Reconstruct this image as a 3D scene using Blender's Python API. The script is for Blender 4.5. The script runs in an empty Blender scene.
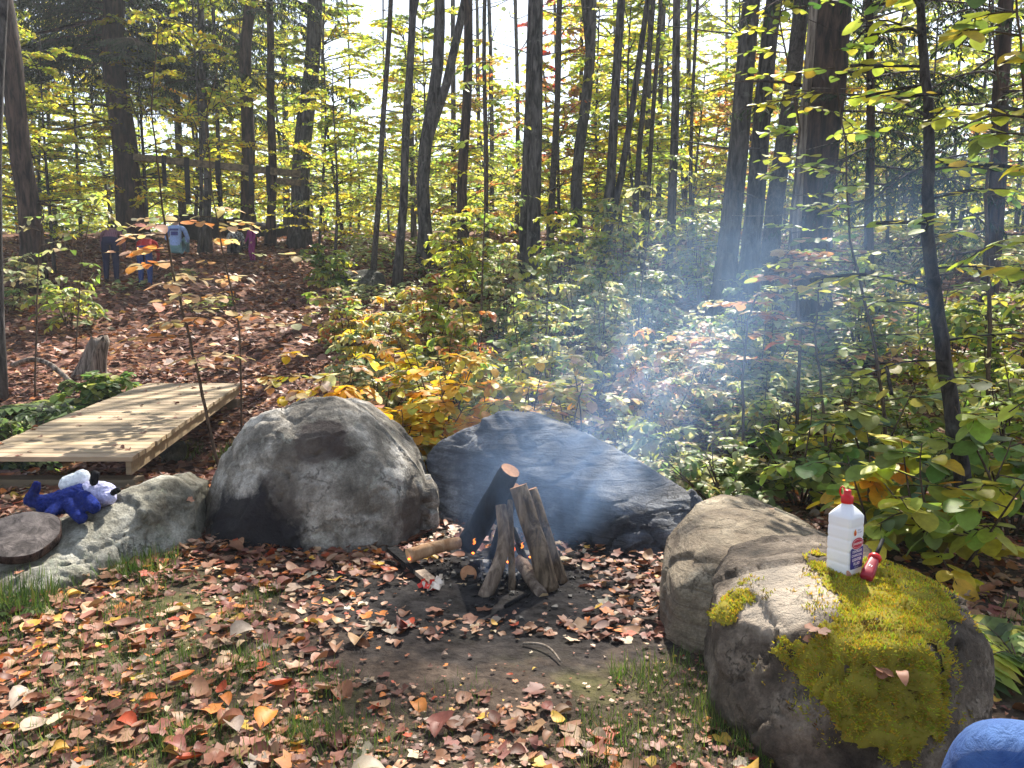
import bpy, bmesh, math, random
import numpy as np
from mathutils import Vector, Matrix, noise

random.seed(7)
NR = np.random.default_rng(11)
SC = bpy.context.scene
COL = SC.collection
R = math.radians

# ------------------------------------------------------------------ camera
PITCH = R(6.6)
CAMZ = 1.35
FPX = 790.0
cam_d = bpy.data.cameras.new("camera")
cam = bpy.data.objects.new("camera", cam_d)
COL.objects.link(cam)
cam.location = (0, 0, CAMZ)
cam.rotation_euler = (R(90) - PITCH, 0, 0)
cam_d.sensor_width = 36
cam_d.lens = FPX / 1024 * 36
cam_d.clip_start = 0.05
cam_d.clip_end = 2000
SC.camera = cam

# ------------------------------------------------------------------ sky, sun, exposure
SUN_EL, SUN_AZ = R(47), R(15)
world = bpy.data.worlds.new("World")
SC.world = world
world.use_nodes = True
wn = world.node_tree
bg = wn.nodes["Background"]
sky = wn.nodes.new("ShaderNodeTexSky")
sky.sky_type = 'NISHITA'
sky.sun_disc = False
sky.sun_elevation = SUN_EL
sky.sun_rotation = SUN_AZ
sky.air_density = 1.0
sky.dust_density = 0.6
hs = wn.nodes.new("ShaderNodeHueSaturation")
hs.inputs["Saturation"].default_value = 0.6
wn.links.new(sky.outputs[0], hs.inputs["Color"])
wn.links.new(hs.outputs[0], bg.inputs[0])
bg.inputs[1].default_value = 0.09
sd = bpy.data.lights.new("sun", 'SUN')
sd.energy = 5.0
sd.angle = R(0.6)
sd.color = (1.0, 0.93, 0.82)
sun = bpy.data.objects.new("sun", sd)
COL.objects.link(sun)
SUNV = Vector((math.sin(SUN_AZ) * math.cos(SUN_EL), math.cos(SUN_AZ) * math.cos(SUN_EL), math.sin(SUN_EL)))
sun.rotation_euler = (-SUNV).to_track_quat('-Z', 'Y').to_euler()
sun.location = (0, 0, 30)
SC.view_settings.view_transform = 'Standard'
SC.view_settings.look = 'None'
SC.view_settings.gamma = 1
SC.view_settings.exposure = 1.58
SC.cycles.use_denoising = True
SC.cycles.max_bounces = 8
SC.cycles.diffuse_bounces = 4
SC.cycles.transmission_bounces = 4
SC.cycles.transparent_max_bounces = 8
SC.cycles.volume_bounces = 1
SC.cycles.caustics_reflective = False
SC.cycles.caustics_refractive = False


# ------------------------------------------------------------------ geometry helpers
def P(px, py, D):
    """world point seen at pixel (px,py) at distance D ahead of the camera"""
    u, v = (px - 512) / FPX, (384 - py) / FPX
    y = math.cos(PITCH) + v * math.sin(PITCH)
    z = -math.sin(PITCH) + v * math.cos(PITCH)
    t = D / y
    return Vector((u * t, D, CAMZ + z * t))


def proj(p):
    y, z = p[1], p[2] - CAMZ
    d = y * math.cos(PITCH) - z * math.sin(PITCH)
    v = y * math.sin(PITCH) + z * math.cos(PITCH)
    return 512 + FPX * p[0] / d, 384 - FPX * v / d


def terr(x, y):
    x = np.asarray(x, float)
    y = np.asarray(y, float)
    t = y - 9.6 + 0.03 * x
    sp = np.where(t > 8, t, np.log1p(np.exp(np.clip(t * 1.3, -30, 30))) / 1.3)
    hill = 0.20 * np.minimum(sp, 14.5) + 0.085 * np.maximum(sp - 14.5, 0)
    hill = np.minimum(hill, 6.5)
    yc = 7.5 - 0.10 * (x + 3)
    gul = -0.55 * np.exp(-((y - yc) / 1.15) ** 2)
    amp = np.clip((y - 4) / 8, 0.12, 1.0)
    n = 0.10 * np.sin(x * 0.9 + 1.3) * np.cos(y * 0.7 + 0.4) + 0.06 * np.sin(x * 2.1 + y * 1.3) + 0.03 * np.sin(3.7 * x - 2.9 * y + 1)
    fine = 0.008 * np.sin(7 * x + 3 * y) * np.sin(5 * y - 4 * x + 1)
    return hill + gul + n * amp + fine


def tz(x, y):
    return float(terr(x, y))


def G(px, D, dz=0.0):
    """ground point under image column px at distance D"""
    x = (px - 512) / FPX * D
    for _ in range(4):
        z = tz(x, D)
        d = D * math.cos(PITCH) - (z - CAMZ) * math.sin(PITCH)
        x = (px - 512) / FPX * d
    return Vector((x, D, tz(x, D) + dz))


def hit(px, py, lo=1.5, hi=60):
    D = lo
    while D < hi:
        p = P(px, py, D)
        if p.z <= tz(p.x, D):
            return Vector((p.x, D, tz(p.x, D)))
        D += 0.04
    return G(px, 24)


def tag(o, label=None, cat=None, group=None, kind=None):
    if label: o['label'] = label
    if cat: o['category'] = cat
    if group: o['group'] = group
    if kind: o['kind'] = kind
    return o


def empty(name, loc, label=None, cat=None, group=None):
    o = bpy.data.objects.new(name, None)
    o.empty_display_size = 0.1
    o.location = loc
    COL.objects.link(o)
    return tag(o, label, cat, group)


def link(name, me, parent=None, loc=None):
    o = bpy.data.objects.new(name, me)
    COL.objects.link(o)
    if parent is not None: o.parent = parent
    if loc is not None: o.location = loc
    return o


def copy_tree(o, parent=None):
    c = o.copy()
    COL.objects.link(c)
    c.parent = parent
    for ch in list(o.children):
        copy_tree(ch, c)
    return c


class MB:
    """collects shapes for ONE mesh"""
    def __init__(self):
        self.v, self.f, self.m, self.c = [], [], [], []

    def add(self, verts, faces, mat=0, col=(1, 1, 1)):
        b = len(self.v)
        self.v += [tuple(p) for p in verts]
        self.c += [col] * len(verts)
        self.f += [tuple(i + b for i in f) for f in faces]
        self.m += [mat] * len(faces)

    def tube(self, pts, rad, n=8, mat=0, cap=True, capmat=None, jit=0.0, col=(1, 1, 1), phase=0.0):
        pts = [Vector(p) for p in pts]
        k = len(pts)
        if not hasattr(rad, '__len__'): rad = [rad] * k
        vs, fs = [], []
        up = None
        for i, p in enumerate(pts):
            d = (pts[min(i + 1, k - 1)] - pts[max(i - 1, 0)])
            if d.length < 1e-9: d = Vector((0, 0, 1))
            d.normalize()
            if up is None:
                up = d.orthogonal().normalized()
            up = (up - d * up.dot(d))
            up = up.normalized() if up.length > 1e-6 else d.orthogonal().normalized()
            s = d.cross(up)
            for j in range(n):
                a = 2 * math.pi * j / n + phase
                r = rad[i] * (1 + (jit * noise.noise(Vector((math.cos(a) * 2, math.sin(a) * 2, i * 0.45 + p.x * 3))) if jit else 0))
                vs.append(p + (up * math.cos(a) + s * math.sin(a)) * r)
        for i in range(k - 1):
            for j in range(n):
                j2 = (j + 1) % n
                fs.append((i * n + j, i * n + j2, (i + 1) * n + j2, (i + 1) * n + j))
        self.add(vs, fs, mat, col)
        if cap:
            cm = mat if capmat is None else capmat
            b = len(self.v) - k * n
            for i0, flip in ((0, True), ((k - 1) * n, False)):
                idx = [b + i0 + j for j in range(n)]
                ring = [self.v[i] for i in idx]
                # inset ring so that the cut face is its own island with an edge
                self.f.append(tuple(reversed(idx)) if flip else tuple(idx))
                self.m.append(cm)

    def box(self, c, s, rot=None, mat=0, col=(1, 1, 1)):
        vs = []
        for x in (-.5, .5):
            for y in (-.5, .5):
                for z in (-.5, .5):
                    p = Vector((x * s[0], y * s[1], z * s[2]))
                    if rot is not None: p = rot @ p
                    vs.append(p + Vector(c))
        self.add(vs, [(0, 1, 3, 2), (4, 6, 7, 5), (0, 4, 5, 1), (2, 3, 7, 6), (0, 2, 6, 4), (1, 5, 7, 3)], mat, col)

    def mesh(self, name, mats, origin=(0, 0, 0), smooth=True):
        me = bpy.data.meshes.new(name)
        o = Vector(origin)
        me.from_pydata([(p[0] - o.x, p[1] - o.y, p[2] - o.z) for p in self.v], [], self.f)
        for m in (mats if isinstance(mats, (list, tuple)) else [mats]):
            me.materials.append(m)
        me.polygons.foreach_set("material_index", self.m)
        me.polygons.foreach_set("use_smooth", [smooth] * len(self.f))
        ca = me.color_attributes.new("Col", 'FLOAT_COLOR', 'POINT')
        ca.data.foreach_set("color", np.array([(c[0], c[1], c[2], 1) for c in self.c], np.float32).ravel())
        me.update()
        return me

    def build(self, name, mats, parent=None, origin=None, smooth=True):
        if origin is None:
            origin = parent.location if parent is not None else (0, 0, 0)
        me = self.mesh(name, mats, origin, smooth)
        return link(name, me, parent, None if parent is not None else origin)


class Leaves:
    """many small leaf faces gathered with numpy into ONE mesh"""
    def __init__(self):
        self.p, self.x, self.n, self.s, self.c = [], [], [], [], []

    def add(self, p, x, n, s, c):
        self.p.append(tuple(p)); self.x.append(tuple(x)); self.n.append(tuple(n)); self.s.append(s); self.c.append(tuple(c))

    def extend(self, p, x, n, s, c):
        self.p += list(map(tuple, p)); self.x += list(map(tuple, x)); self.n += list(map(tuple, n)); self.s += list(s); self.c += list(map(tuple, c))

    def mesh(self, name, mat, templates, origin=(0, 0, 0)):
        p = np.array(self.p) - np.array(origin)
        x = np.array(self.x, float); n = np.array(self.n, float)
        s = np.array(self.s, float); c = np.array(self.c, float)
        x /= np.linalg.norm(x, axis=1, keepdims=True) + 1e-9
        n = n - x * (n * x).sum(1, keepdims=True)
        n /= np.linalg.norm(n, axis=1, keepdims=True) + 1e-9
        yv = np.cross(n, x)
        which = np.random.default_rng(3).integers(0, len(templates), len(p))
        V, C, LI, LS, LT = [], [], [], [], []
        vb = lb = 0
        for t, (tv, tf) in enumerate(templates):
            m = which == t
            k = int(m.sum())
            if not k: continue
            tv = np.array(tv, float)
            a = (p[m][:, None, :] + s[m][:, None, None] * (tv[None, :, 0:1] * x[m][:, None, :] + tv[None, :, 1:2] * yv[m][:, None, :] + tv[None, :, 2:3] * n[m][:, None, :]))
            V.append(a.reshape(-1, 3))
            C.append(np.repeat(c[m], len(tv), axis=0))
            flat = np.array([i for f in tf for i in f])
            tot = np.array([len(f) for f in tf])
            off = vb + np.arange(k) * len(tv)
            LI.append((off[:, None] + flat[None, :]).ravel())
            LT.append(np.tile(tot, k))
            vb += k * len(tv)
        V = np.concatenate(V); C = np.concatenate(C); LI = np.concatenate(LI); LT = np.concatenate(LT)
        me = bpy.data.meshes.new(name)
        me.vertices.add(len(V)); me.vertices.foreach_set("co", V.astype(np.float32).ravel())
        me.loops.add(len(LI)); me.loops.foreach_set("vertex_index", LI.astype(np.int32))
        me.polygons.add(len(LT))
        me.polygons.foreach_set("loop_start", (np.cumsum(LT) - LT).astype(np.int32))
        me.polygons.foreach_set("use_smooth", np.ones(len(LT), bool))
        me.update(calc_edges=True)
        ca = me.color_attributes.new("Col", 'FLOAT_COLOR', 'POINT')
        ca.data.foreach_set("color", np.concatenate([C, np.ones((len(C), 1))], 1).astype(np.float32).ravel())
        me.materials.append(mat)
        me.validate()
        return me


def leaf_oval(curl=0.15, fold=0.15, w=0.33, tip=1.0):
    """an ovate leaf, base at x=0, tip at x=1, folded on its midrib"""
    xs = [0.0, 0.18, 0.42, 0.68, 0.88, 1.0]
    ws = [0.0, 0.78, 1.0, 0.88, 0.52, 0.0]
    v, f = [], []
    mid, lf, rt = [], [], []
    for x, q in zip(xs, ws):
        z = -curl * (x - 0.4) ** 2 * 2
        mid.append(len(v)); v.append((x, 0, z))
        if q > 0:
            lf.append(len(v)); v.append((x, w * q, z + fold * q * w * 2))
            rt.append(len(v)); v.append((x, -w * q, z + fold * q * w * 2 * 0.7))
    f.append((mid[0], rt[0], mid[1])); f.append((mid[0], mid[1], lf[0]))
    for i in range(3):
        f.append((mid[i + 1], rt[i], rt[i + 1], mid[i + 2])); f.append((mid[i + 1], mid[i + 2], lf[i + 1], lf[i]))
    f.append((mid[4], rt[3], mid[5])); f.append((mid[4], mid[5], lf[3]))
    return v, f


def leaf_maple(seed, curl=0.25):
    rr = random.Random(seed)
    ang = [-150, -118, -95, -62, -38, -18, 0, 18, 38, 62, 95, 118, 150]
    rad = [0.34, 0.5, 0.42, 0.60, 0.45, 0.50, 0.70, 0.50, 0.45, 0.60, 0.42, 0.5, 0.34]
    v = [(0.0, 0, 0)]
    a0, a1 = rr.uniform(0, 6.28), rr.uniform(0.4, 1.2)
    for a, r in zip(ang, rad):
        r *= rr.uniform(0.85, 1.12) * 0.8
        x, y = r * math.cos(R(a)), r * math.sin(R(a))
        d = x * math.cos(a0) + y * math.sin(a0)
        z = curl * (d * d * 2.2 * a1 + 0.35 * rr.uniform(-1, 1) * r)
        v.append((x, y, z))
    f = [(0, i, i + 1) for i in range(1, 13)]
    # stalk
    v += [(-0.02, 0.012, 0), (-0.02, -0.012, 0), (-0.55, 0.0, 0.1 * a1)]
    f.append((14, 16, 15))
    return v, f


T_NEAR = [leaf_oval(.15, .15), leaf_oval(.4, .25, .30), leaf_oval(-.1, .1, .37), leaf_oval(.6, .05, .34)]
T_ROUND = [leaf_oval(.10, .06, .40), leaf_oval(.22, .10, .43), leaf_oval(.0, .12, .37), leaf_oval(-.12, .04, .40)]
T_LIT = [leaf_maple(i, 0.14 + 0.06 * (i % 5)) for i in range(9)] + [leaf_oval(.4, .25, .30), leaf_oval(-.25, .35, .34), leaf_oval(.55, .1, .26), leaf_oval(-.4, .15, .30), leaf_oval(.15, .5, .38)]
T_FAR = [([(0, 0, 0), (.5, .36, .12), (1, 0, -.08), (.5, -.36, .1)], [(0, 3, 2, 1)]),
         ([(0, 0, 0), (.4, .3, .05), (1, 0.05, .1), (.6, -.4, .14)], [(0, 3, 2, 1)]),
         ([(0, 0, 0), (.35, .42, .1), (.8, .3, .0), (1, -.05, -.1), (.45, -.4, .12)], [(0, 4, 3, 2, 1)])]
T_NEEDLE = [([(0, .02, 0), (0, -.02, 0), (.5, -.13, -.02), (1, 0, -.06), (.5, .13, -.02)], [(0, 1, 2, 3, 4)])]


def pick(pal, rr):
    t = rr.random() * sum(w for _, w in pal)
    for c, w in pal:
        t -= w
        if t <= 0: break
    k = rr.uniform(0.75, 1.2)
    return (c[0] * k * rr.uniform(.92, 1.08), c[1] * k * rr.uniform(.92, 1.08), c[2] * k)


# ------------------------------------------------------------------ materials
def new_mat(name):
    m = bpy.data.materials.new(name)
    m.use_nodes = True
    nt = m.node_tree
    return m, nt, nt.nodes["Principled BSDF"], nt.nodes["Material Output"]


def nd(nt, typ, **kw):
    n = nt.nodes.new(typ)
    for k, v in kw.items():
        if k in n.inputs: n.inputs[k].default_value = v
        else: setattr(n, k, v)
    return n


def ramp(nt, src, stops):
    r = nt.nodes.new("ShaderNodeValToRGB")
    e = r.color_ramp.elements
    while len(e) < len(stops): e.new(0.5)
    for el, (p, c) in zip(e, stops):
        el.position = p
        el.color = (c[0], c[1], c[2], 1) if hasattr(c, '__len__') else (c, c, c, 1)
    nt.links.new(src, r.inputs[0])
    return r.outputs[0]


def coords(nt, scale=(1, 1, 1), out="Object"):
    tc = nt.nodes.new("ShaderNodeTexCoord")
    mp = nt.nodes.new("ShaderNodeMapping")
    mp.inputs["Scale"].default_value = scale
    nt.links.new(tc.outputs[out], mp.inputs[0])
    return mp.outputs[0]


def noise_n(nt, vec, scale, detail=6, rough=0.6, dist=0.0):
    n = nd(nt, "ShaderNodeTexNoise", Scale=scale, Detail=detail, Roughness=rough, Distortion=dist)
    nt.links.new(vec, n.inputs["Vector"])
    return n.outputs["Fac"]


def mix(nt, fac, a, b, mode='MIX'):
    n = nt.nodes.new("ShaderNodeMix")
    n.data_type = 'RGBA'
    n.blend_type = mode
    for i, v in ((0, fac), (6, a), (7, b)):
        if hasattr(v, 'is_linked') or hasattr(v, 'links'): nt.links.new(v, n.inputs[i])
        else: n.inputs[i].default_value = v if i == 0 else (v[0], v[1], v[2], 1)
    return n.outputs[2]


def math_n(nt, op, a, b=0.0, c=None, clamp=False):
    n = nt.nodes.new("ShaderNodeMath")
    n.operation = op
    n.use_clamp = clamp
    for i, v in enumerate((a, b, c)):
        if v is None: continue
        if hasattr(v, 'links'): nt.links.new(v, n.inputs[i])
        else: n.inputs[i].default_value = v
    return n.outputs[0]


def bump(nt, bsdf, h, strength=0.5, dist=0.02):
    b = nd(nt, "ShaderNodeBump", Strength=strength, Distance=dist)
    nt.links.new(h, b.inputs["Height"])
    nt.links.new(b.outputs[0], bsdf.inputs["Normal"])


def leaf_mat(name, transl=0.45, rough=0.5, spec=0.35, boost=1.15, varscale=25):
    m, nt, b, out = new_mat(name)
    at = nd(nt, "ShaderNodeAttribute", attribute_name="Col")
    v = coords(nt)
    n = noise_n(nt, v, varscale, 3)
    dark = mix(nt, ramp(nt, n, [(.35, .0), (.62, .35)]), at.outputs["Color"], (0.30, 0.22, 0.10), 'MULTIPLY')
    nt.links.new(dark, b.inputs["Base Color"])
    b.inputs["Roughness"].default_value = rough
    b.inputs["Specular IOR Level"].default_value = spec
    tr = nt.nodes.new("ShaderNodeBsdfTranslucent")
    bc = mix(nt, 1.0, dark, (boost, boost, boost * .8), 'MULTIPLY')
    nt.links.new(bc, tr.inputs[0])
    ms = nt.nodes.new("ShaderNodeMixShader")
    ms.inputs[0].default_value = transl
    nt.links.new(b.outputs[0], ms.inputs[1]); nt.links.new(tr.outputs[0], ms.inputs[2])
    nt.links.new(ms.outputs[0], out.inputs[0])
    return m


def bark_mat(name, c1, c2, sc=14, stretch=.18, strength=.9, lichen_sunfleck=None):
    m, nt, b, out = new_mat(name)
    v = coords(nt, (1, 1, stretch))
    n = noise_n(nt, v, sc, 8, .65, .6)
    col = ramp(nt, n, [(.40, c1), (.64, c2)])
    if lichen_sunfleck:
        n2 = noise_n(nt, coords(nt), 5, 6, .7)
        col = mix(nt, ramp(nt, n2, [(.58, 0), (.7, .7)]), col, lichen_sunfleck)  # pale lichen patches that also paint sunlit flecks into the bark
    nt.links.new(col, b.inputs["Base Color"])
    b.inputs["Roughness"].default_value = .9
    b.inputs["Specular IOR Level"].default_value = .2
    bump(nt, b, n, strength, .03)
    return m


def plain(name, col, rough=.6, spec=.4, nscale=0, namp=.25, bstr=0.0):
    m, nt, b, out = new_mat(name)
    b.inputs["Roughness"].default_value = rough
    b.inputs["Specular IOR Level"].default_value = spec
    if nscale:
        n = noise_n(nt, coords(nt), nscale, 5)
        lo = [c * (1 - namp) for c in col]; hi = [min(1, c * (1 + namp)) for c in col]
        nt.links.new(ramp(nt, n, [(.3, lo), (.7, hi)]), b.inputs["Base Color"])
        if bstr: bump(nt, b, n, bstr, .01)
    else:
        b.inputs["Base Color"].default_value = (*col, 1)
    return m


M_LEAF = leaf_mat("leaf_green_yellow", .5, .48, .3)
M_LEAFFAR = leaf_mat("leaf_far", .55, .6, .2, 1.3, 3)
M_NEEDLE = leaf_mat("hemlock_needles", .25, .8, .08)
M_LITTER = leaf_mat("dead_leaf", .15, .55, .3, 1.0, 40)
M_GRASS = leaf_mat("grass_blade", .35, .5, .35)
M_MOSS = leaf_mat("moss_tuft", .3, .8, .1, 1.1, 14)
M_BARKR = bark_mat("bark_hemlock", (.006, .005, .005), (.085, .052, .042), 13)
M_BARKG = bark_mat("bark_maple", (.010, .010, .012), (.11, .10, .10), 13, .22, 1.0, (.17, .175, .16))  # light tone and pale patches paint highlights and sunlit flecks into the bark
M_BARKD = bark_mat("bark_dark", (.016, .014, .016), (.075, .066, .068), 26, .4, .6, (.16, .16, .15))
M_BARKN = bark_mat("bark_young", (.022, .019, .018), (.09, .078, .072), 30, .5, .4, (.20, .20, .185))
M_TWIG = bark_mat("bark_twig", (.04, .026, .018), (.12, .085, .06), 40, .3, .3)
M_TWIGPALE = bark_mat("bark_twig_pale", (.12, .09, .065), (.30, .25, .20), 40, .3, .3)
M_DEADWOOD = bark_mat("weathered_wood", (.05, .038, .03), (.30, .25, .21), 22, .08, 1.0)
M_BIRCH = bark_mat("pale_bark", (.12, .11, .10), (.50, .47, .42), 9, .9, .5)


def rock_mat(name, base, dark, light, strata=None, scale=5.0, stains_shade=(), lichen_sunfleck=None, rough=.85):
    """grey stone; stains: (centre, radius, colour, strength) soot, brown stains and painted front shade in the rock's own space"""
    m, nt, b, out = new_mat(name)
    v = coords(nt)
    n1 = noise_n(nt, v, scale, 10, .65)
    n2 = noise_n(nt, v, scale * 7, 6, .7)
    col = ramp(nt, n1, [(.34, dark), (.5, base), (.64, light)])
    col = mix(nt, .55, col, ramp(nt, n2, [(.3, .25), (.7, 1.0)]), 'MULTIPLY')
    h = math_n(nt, 'ADD', math_n(nt, 'MULTIPLY', n1, 1.0), math_n(nt, 'MULTIPLY', n2, .35))
    if strata:
        rot, sc3, amt, scol = strata
        tc = nt.nodes.new("ShaderNodeTexCoord")
        mp = nt.nodes.new("ShaderNodeMapping")
        mp.inputs["Rotation"].default_value = rot
        mp.inputs["Scale"].default_value = sc3
        nt.links.new(tc.outputs["Object"], mp.inputs[0])
        ns = noise_n(nt, mp.outputs[0], 3.0, 8, .6, .8)
        col = mix(nt, ramp(nt, ns, [(.42, amt), (.56, 0)]), col, scol)
        h = math_n(nt, 'ADD', h, math_n(nt, 'MULTIPLY', ns, 1.1))
    if lichen_sunfleck:
        vo = noise_n(nt, v, scale * 1.7, 9, .75, .5)
        col = mix(nt, ramp(nt, vo, [(.56, 0), (.66, .65)]), col, lichen_sunfleck)
    # mineral grain and fracture lines
    gr = noise_n(nt, v, 95, 3, .8)
    col = mix(nt, .5, col, ramp(nt, gr, [(.35, .35), (.6, 1.0), (.75, 1.35)]), 'MULTIPLY')
    wv = nt.nodes.new("ShaderNodeVectorMath"); wv.operation = 'MULTIPLY_ADD'
    nn2 = nd(nt, "ShaderNodeTexNoise", Scale=3.0, Detail=8, Roughness=.7)
    nt.links.new(v, nn2.inputs["Vector"]); nt.links.new(nn2.outputs["Color"], wv.inputs[0]); wv.inputs[1].default_value = (.9, .9, .9); nt.links.new(v, wv.inputs[2])
    vc = nd(nt, "ShaderNodeTexVoronoi", Scale=1.5); vc.feature = 'DISTANCE_TO_EDGE'
    nt.links.new(wv.outputs[0], vc.inputs["Vector"])
    crk = ramp(nt, vc.outputs["Distance"], [(.0, 1.0), (.010, 0)])
    crk = math_n(nt, 'MULTIPLY', crk, ramp(nt, n1, [(.50, 0), (.62, 1.0)]))
    col = mix(nt, math_n(nt, 'MULTIPLY', crk, .55), col, tuple(x * .35 for x in dark))
    h = math_n(nt, 'SUBTRACT', math_n(nt, 'ADD', h, math_n(nt, 'MULTIPLY', gr, .12)), math_n(nt, 'MULTIPLY', crk, .35))
    for c, r, sc, st in stains_shade:
        vm = nt.nodes.new("ShaderNodeVectorMath"); vm.operation = 'DISTANCE'
        dn = nd(nt, "ShaderNodeTexNoise", Scale=4.5, Detail=7, Roughness=.65)
        nt.links.new(v, dn.inputs["Vector"])
        nt.links.new(v, vm.inputs[0]); vm.inputs[1].default_value = c
        d = math_n(nt, 'ADD', vm.outputs["Value"], math_n(nt, 'MULTIPLY', math_n(nt, 'SUBTRACT', dn.outputs["Fac"], .5), r * 1.5))
        col = mix(nt, ramp(nt, math_n(nt, 'DIVIDE', d, r), [(.75, st), (1.0, 0)]), col, sc)
    nt.links.new(col, b.inputs["Base Color"])
    b.inputs["Roughness"].default_value = rough
    b.inputs["Specular IOR Level"].default_value = .25
    bump(nt, b, h, 1.0, .045)
    return m


# ------------------------------------------------------------------ ground
FIRE = hit(497, 585)


def build_ground():
    ys = np.concatenate([np.linspace(-14, 1.2, 16)[:-1], np.linspace(1.2, 12, 150)[:-1], np.linspace(12, 32, 90)[:-1], np.geomspace(32, 320, 40)])
    xs0 = np.concatenate([-np.geomspace(9, 320, 34)[::-1], np.linspace(-9, 9, 190)[1:-1], np.geomspace(9, 320, 34)])
    X, Y = np.meshgrid(xs0, ys)
    Z = terr(X, Y)
    h, w = X.shape
    V = np.stack([X, Y, Z], -1).reshape(-1, 3)
    i = np.arange(h * w).reshape(h, w)
    F = np.stack([i[:-1, :-1], i[:-1, 1:], i[1:, 1:], i[1:, :-1]], -1).reshape(-1, 4)
    me = bpy.data.meshes.new("ground")
    me.from_pydata(V.tolist(), [], F.tolist())
    me.polygons.foreach_set("use_smooth", [True] * len(F))
    m, nt, b, out = new_mat("forest_floor")
    v = coords(nt)
    n1 = noise_n(nt, v, 1.1, 8, .65)
    n2 = noise_n(nt, v, 14, 8, .7)
    vo = nd(nt, "ShaderNodeTexVoronoi", Scale=16.0)
    nt.links.new(v, vo.inputs["Vector"])
    sep = nt.nodes.new("ShaderNodeSeparateColor")
    nt.links.new(vo.outputs["Color"], sep.inputs[0])
    litter = ramp(nt, sep.outputs[0], [(.0, (.035, .018, .014)), (.3, (.085, .038, .028)), (.6, (.16, .075, .05)), (.85, (.23, .13, .085)), (1, (.30, .13, .05))])
    dirt = ramp(nt, n2, [(.3, (.030, .021, .016)), (.7, (.12, .088, .066))])
    grassy = ramp(nt, n2, [(.3, (.05, .05, .02)), (.7, (.13, .12, .045))])
    near = mix(nt, ramp(nt, n1, [(.5, 0), (.62, .8)]), dirt, grassy)
    sx = nt.nodes.new("ShaderNodeSeparateXYZ"); nt.links.new(v, sx.inputs[0])
    far = math_n(nt, 'MULTIPLY_ADD', sx.outputs[1], .33, -1.75, clamp=True)
    col = mix(nt, far, near, litter)
    # burnt ground of the fire ring
    vm = nt.nodes.new("ShaderNodeVectorMath"); vm.operation = 'DISTANCE'
    nt.links.new(v, vm.inputs[0]); vm.inputs[1].default_value = (FIRE.x, FIRE.y + .02, FIRE.z)
    n3 = noise_n(nt, v, 4.5, 6, .7)
    d = math_n(nt, 'ADD', vm.outputs["Value"], math_n(nt, 'MULTIPLY', math_n(nt, 'SUBTRACT', n3, .5), .9))
    ash = ramp(nt, n2, [(.35, (.009, .008, .008)), (.75, (.055, .05, .05))])
    col = mix(nt, ramp(nt, d, [(.55, .97), (.85, .7), (1.15, 0)]), col, ash)
    nt.links.new(col, b.inputs["Base Color"])
    b.inputs["Roughness"].default_value = .95
    b.inputs["Specular IOR Level"].default_value = .15
    bump(nt, b, math_n(nt, 'ADD', n2, math_n(nt, 'MULTIPLY', vo.outputs["Distance"], .7)), .9, .03)
    me.materials.append(m)
    o = link("ground", me)
    tag(o, kind="structure", label="brown forest floor of dirt rising to a leaf covered slope")


build_ground()


# ------------------------------------------------------------------ rocks
def hull_rock(name, pts, mat, label, voxel=.012, smooth=3, amp=.03, freq=3.0, seed=0, strat=None, cat="rock", extra=None):
    pts = [Vector(p) for p in pts]
    c = sum(pts, Vector()) / len(pts)
    base = Vector((c.x, c.y, tz(c.x, c.y)))
    bm = bmesh.new()
    for p in pts: bm.verts.new(p - base)
    bmesh.ops.convex_hull(bm, input=bm.verts)
    bmesh.ops.delete(bm, geom=[v for v in bm.verts if not v.link_faces], context='VERTS')
    me = bpy.data.meshes.new("tmp"); bm.to_mesh(me); bm.free()
    o = bpy.data.objects.new("tmp", me); COL.objects.link(o)
    r = o.modifiers.new("r", 'REMESH'); r.mode = 'VOXEL'; r.voxel_size = voxel
    s = o.modifiers.new("s", 'SMOOTH'); s.factor = .5; s.iterations = smooth
    dg = bpy.context.evaluated_depsgraph_get(); dg.update()
    m2 = bpy.data.meshes.new_from_object(o.evaluated_get(dg))
    bpy.data.objects.remove(o); bpy.data.meshes.remove(me)
    m2.name = name
    n = len(m2.vertices)
    co = np.empty(n * 3); m2.vertices.foreach_get("co", co); co = co.reshape(-1, 3)
    no = np.empty(n * 3); m2.vertices.foreach_get("normal", no); no = no.reshape(-1, 3)
    off = Vector((seed * 7.3, seed * 3.1, seed))
    d = np.empty(n)
    for i in range(n):
        p = Vector(co[i])
        q = p * freq + off
        k = noise.noise(q) * .8 + .45 * noise.noise(q * 2.3) + .30 * noise.noise(q * 5.1) + .20 * noise.noise(q * 11) + .10 * noise.noise(q * 24)
        k -= .55 * (1 - min(1, abs(noise.noise(q * 2.1 + Vector((3, 1, 8)))) * 9))
        k -= .9 * max(0, .16 - abs(noise.noise(q * .9 + Vector((9, 2, 4))))) * 2.2      # creases
        dd, pp = noise.voronoi(p * freq * .62 + off + Vector((k, k * .5, -k)) * .15)
        cell = Vector(pp[0])
        k += 2.0 * (noise.noise(cell * 3.7) + .8 * (p * freq * .62 + off - cell).dot(Vector((noise.noise(cell * 2 + Vector((5, 0, 0))), noise.noise(cell * 2 + Vector((0, 5, 0))), noise.noise(cell * 2 + Vector((0, 0, 5))))) * 2.0))
        k -= .9 * max(0, .10 - (dd[1] - dd[0])) * 6
        if strat:
            ax, f = strat
            t = p.dot(ax) * f + .6 * noise.noise(p * 1.6 + off)
            k += .5 * (abs((t % 1.0) - .5) * 2 - .5)
        d[i] = k * amp
    co += no * d[:, None]
    m2.vertices.foreach_set("co", co.ravel())
    m2.polygons.foreach_set("use_smooth", np.ones(len(m2.polygons), bool))
    m2.materials.clear(); m2.materials.append(mat); m2.update()
    ob = link(name, m2, None, base)
    return tag(ob, label, cat)


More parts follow.
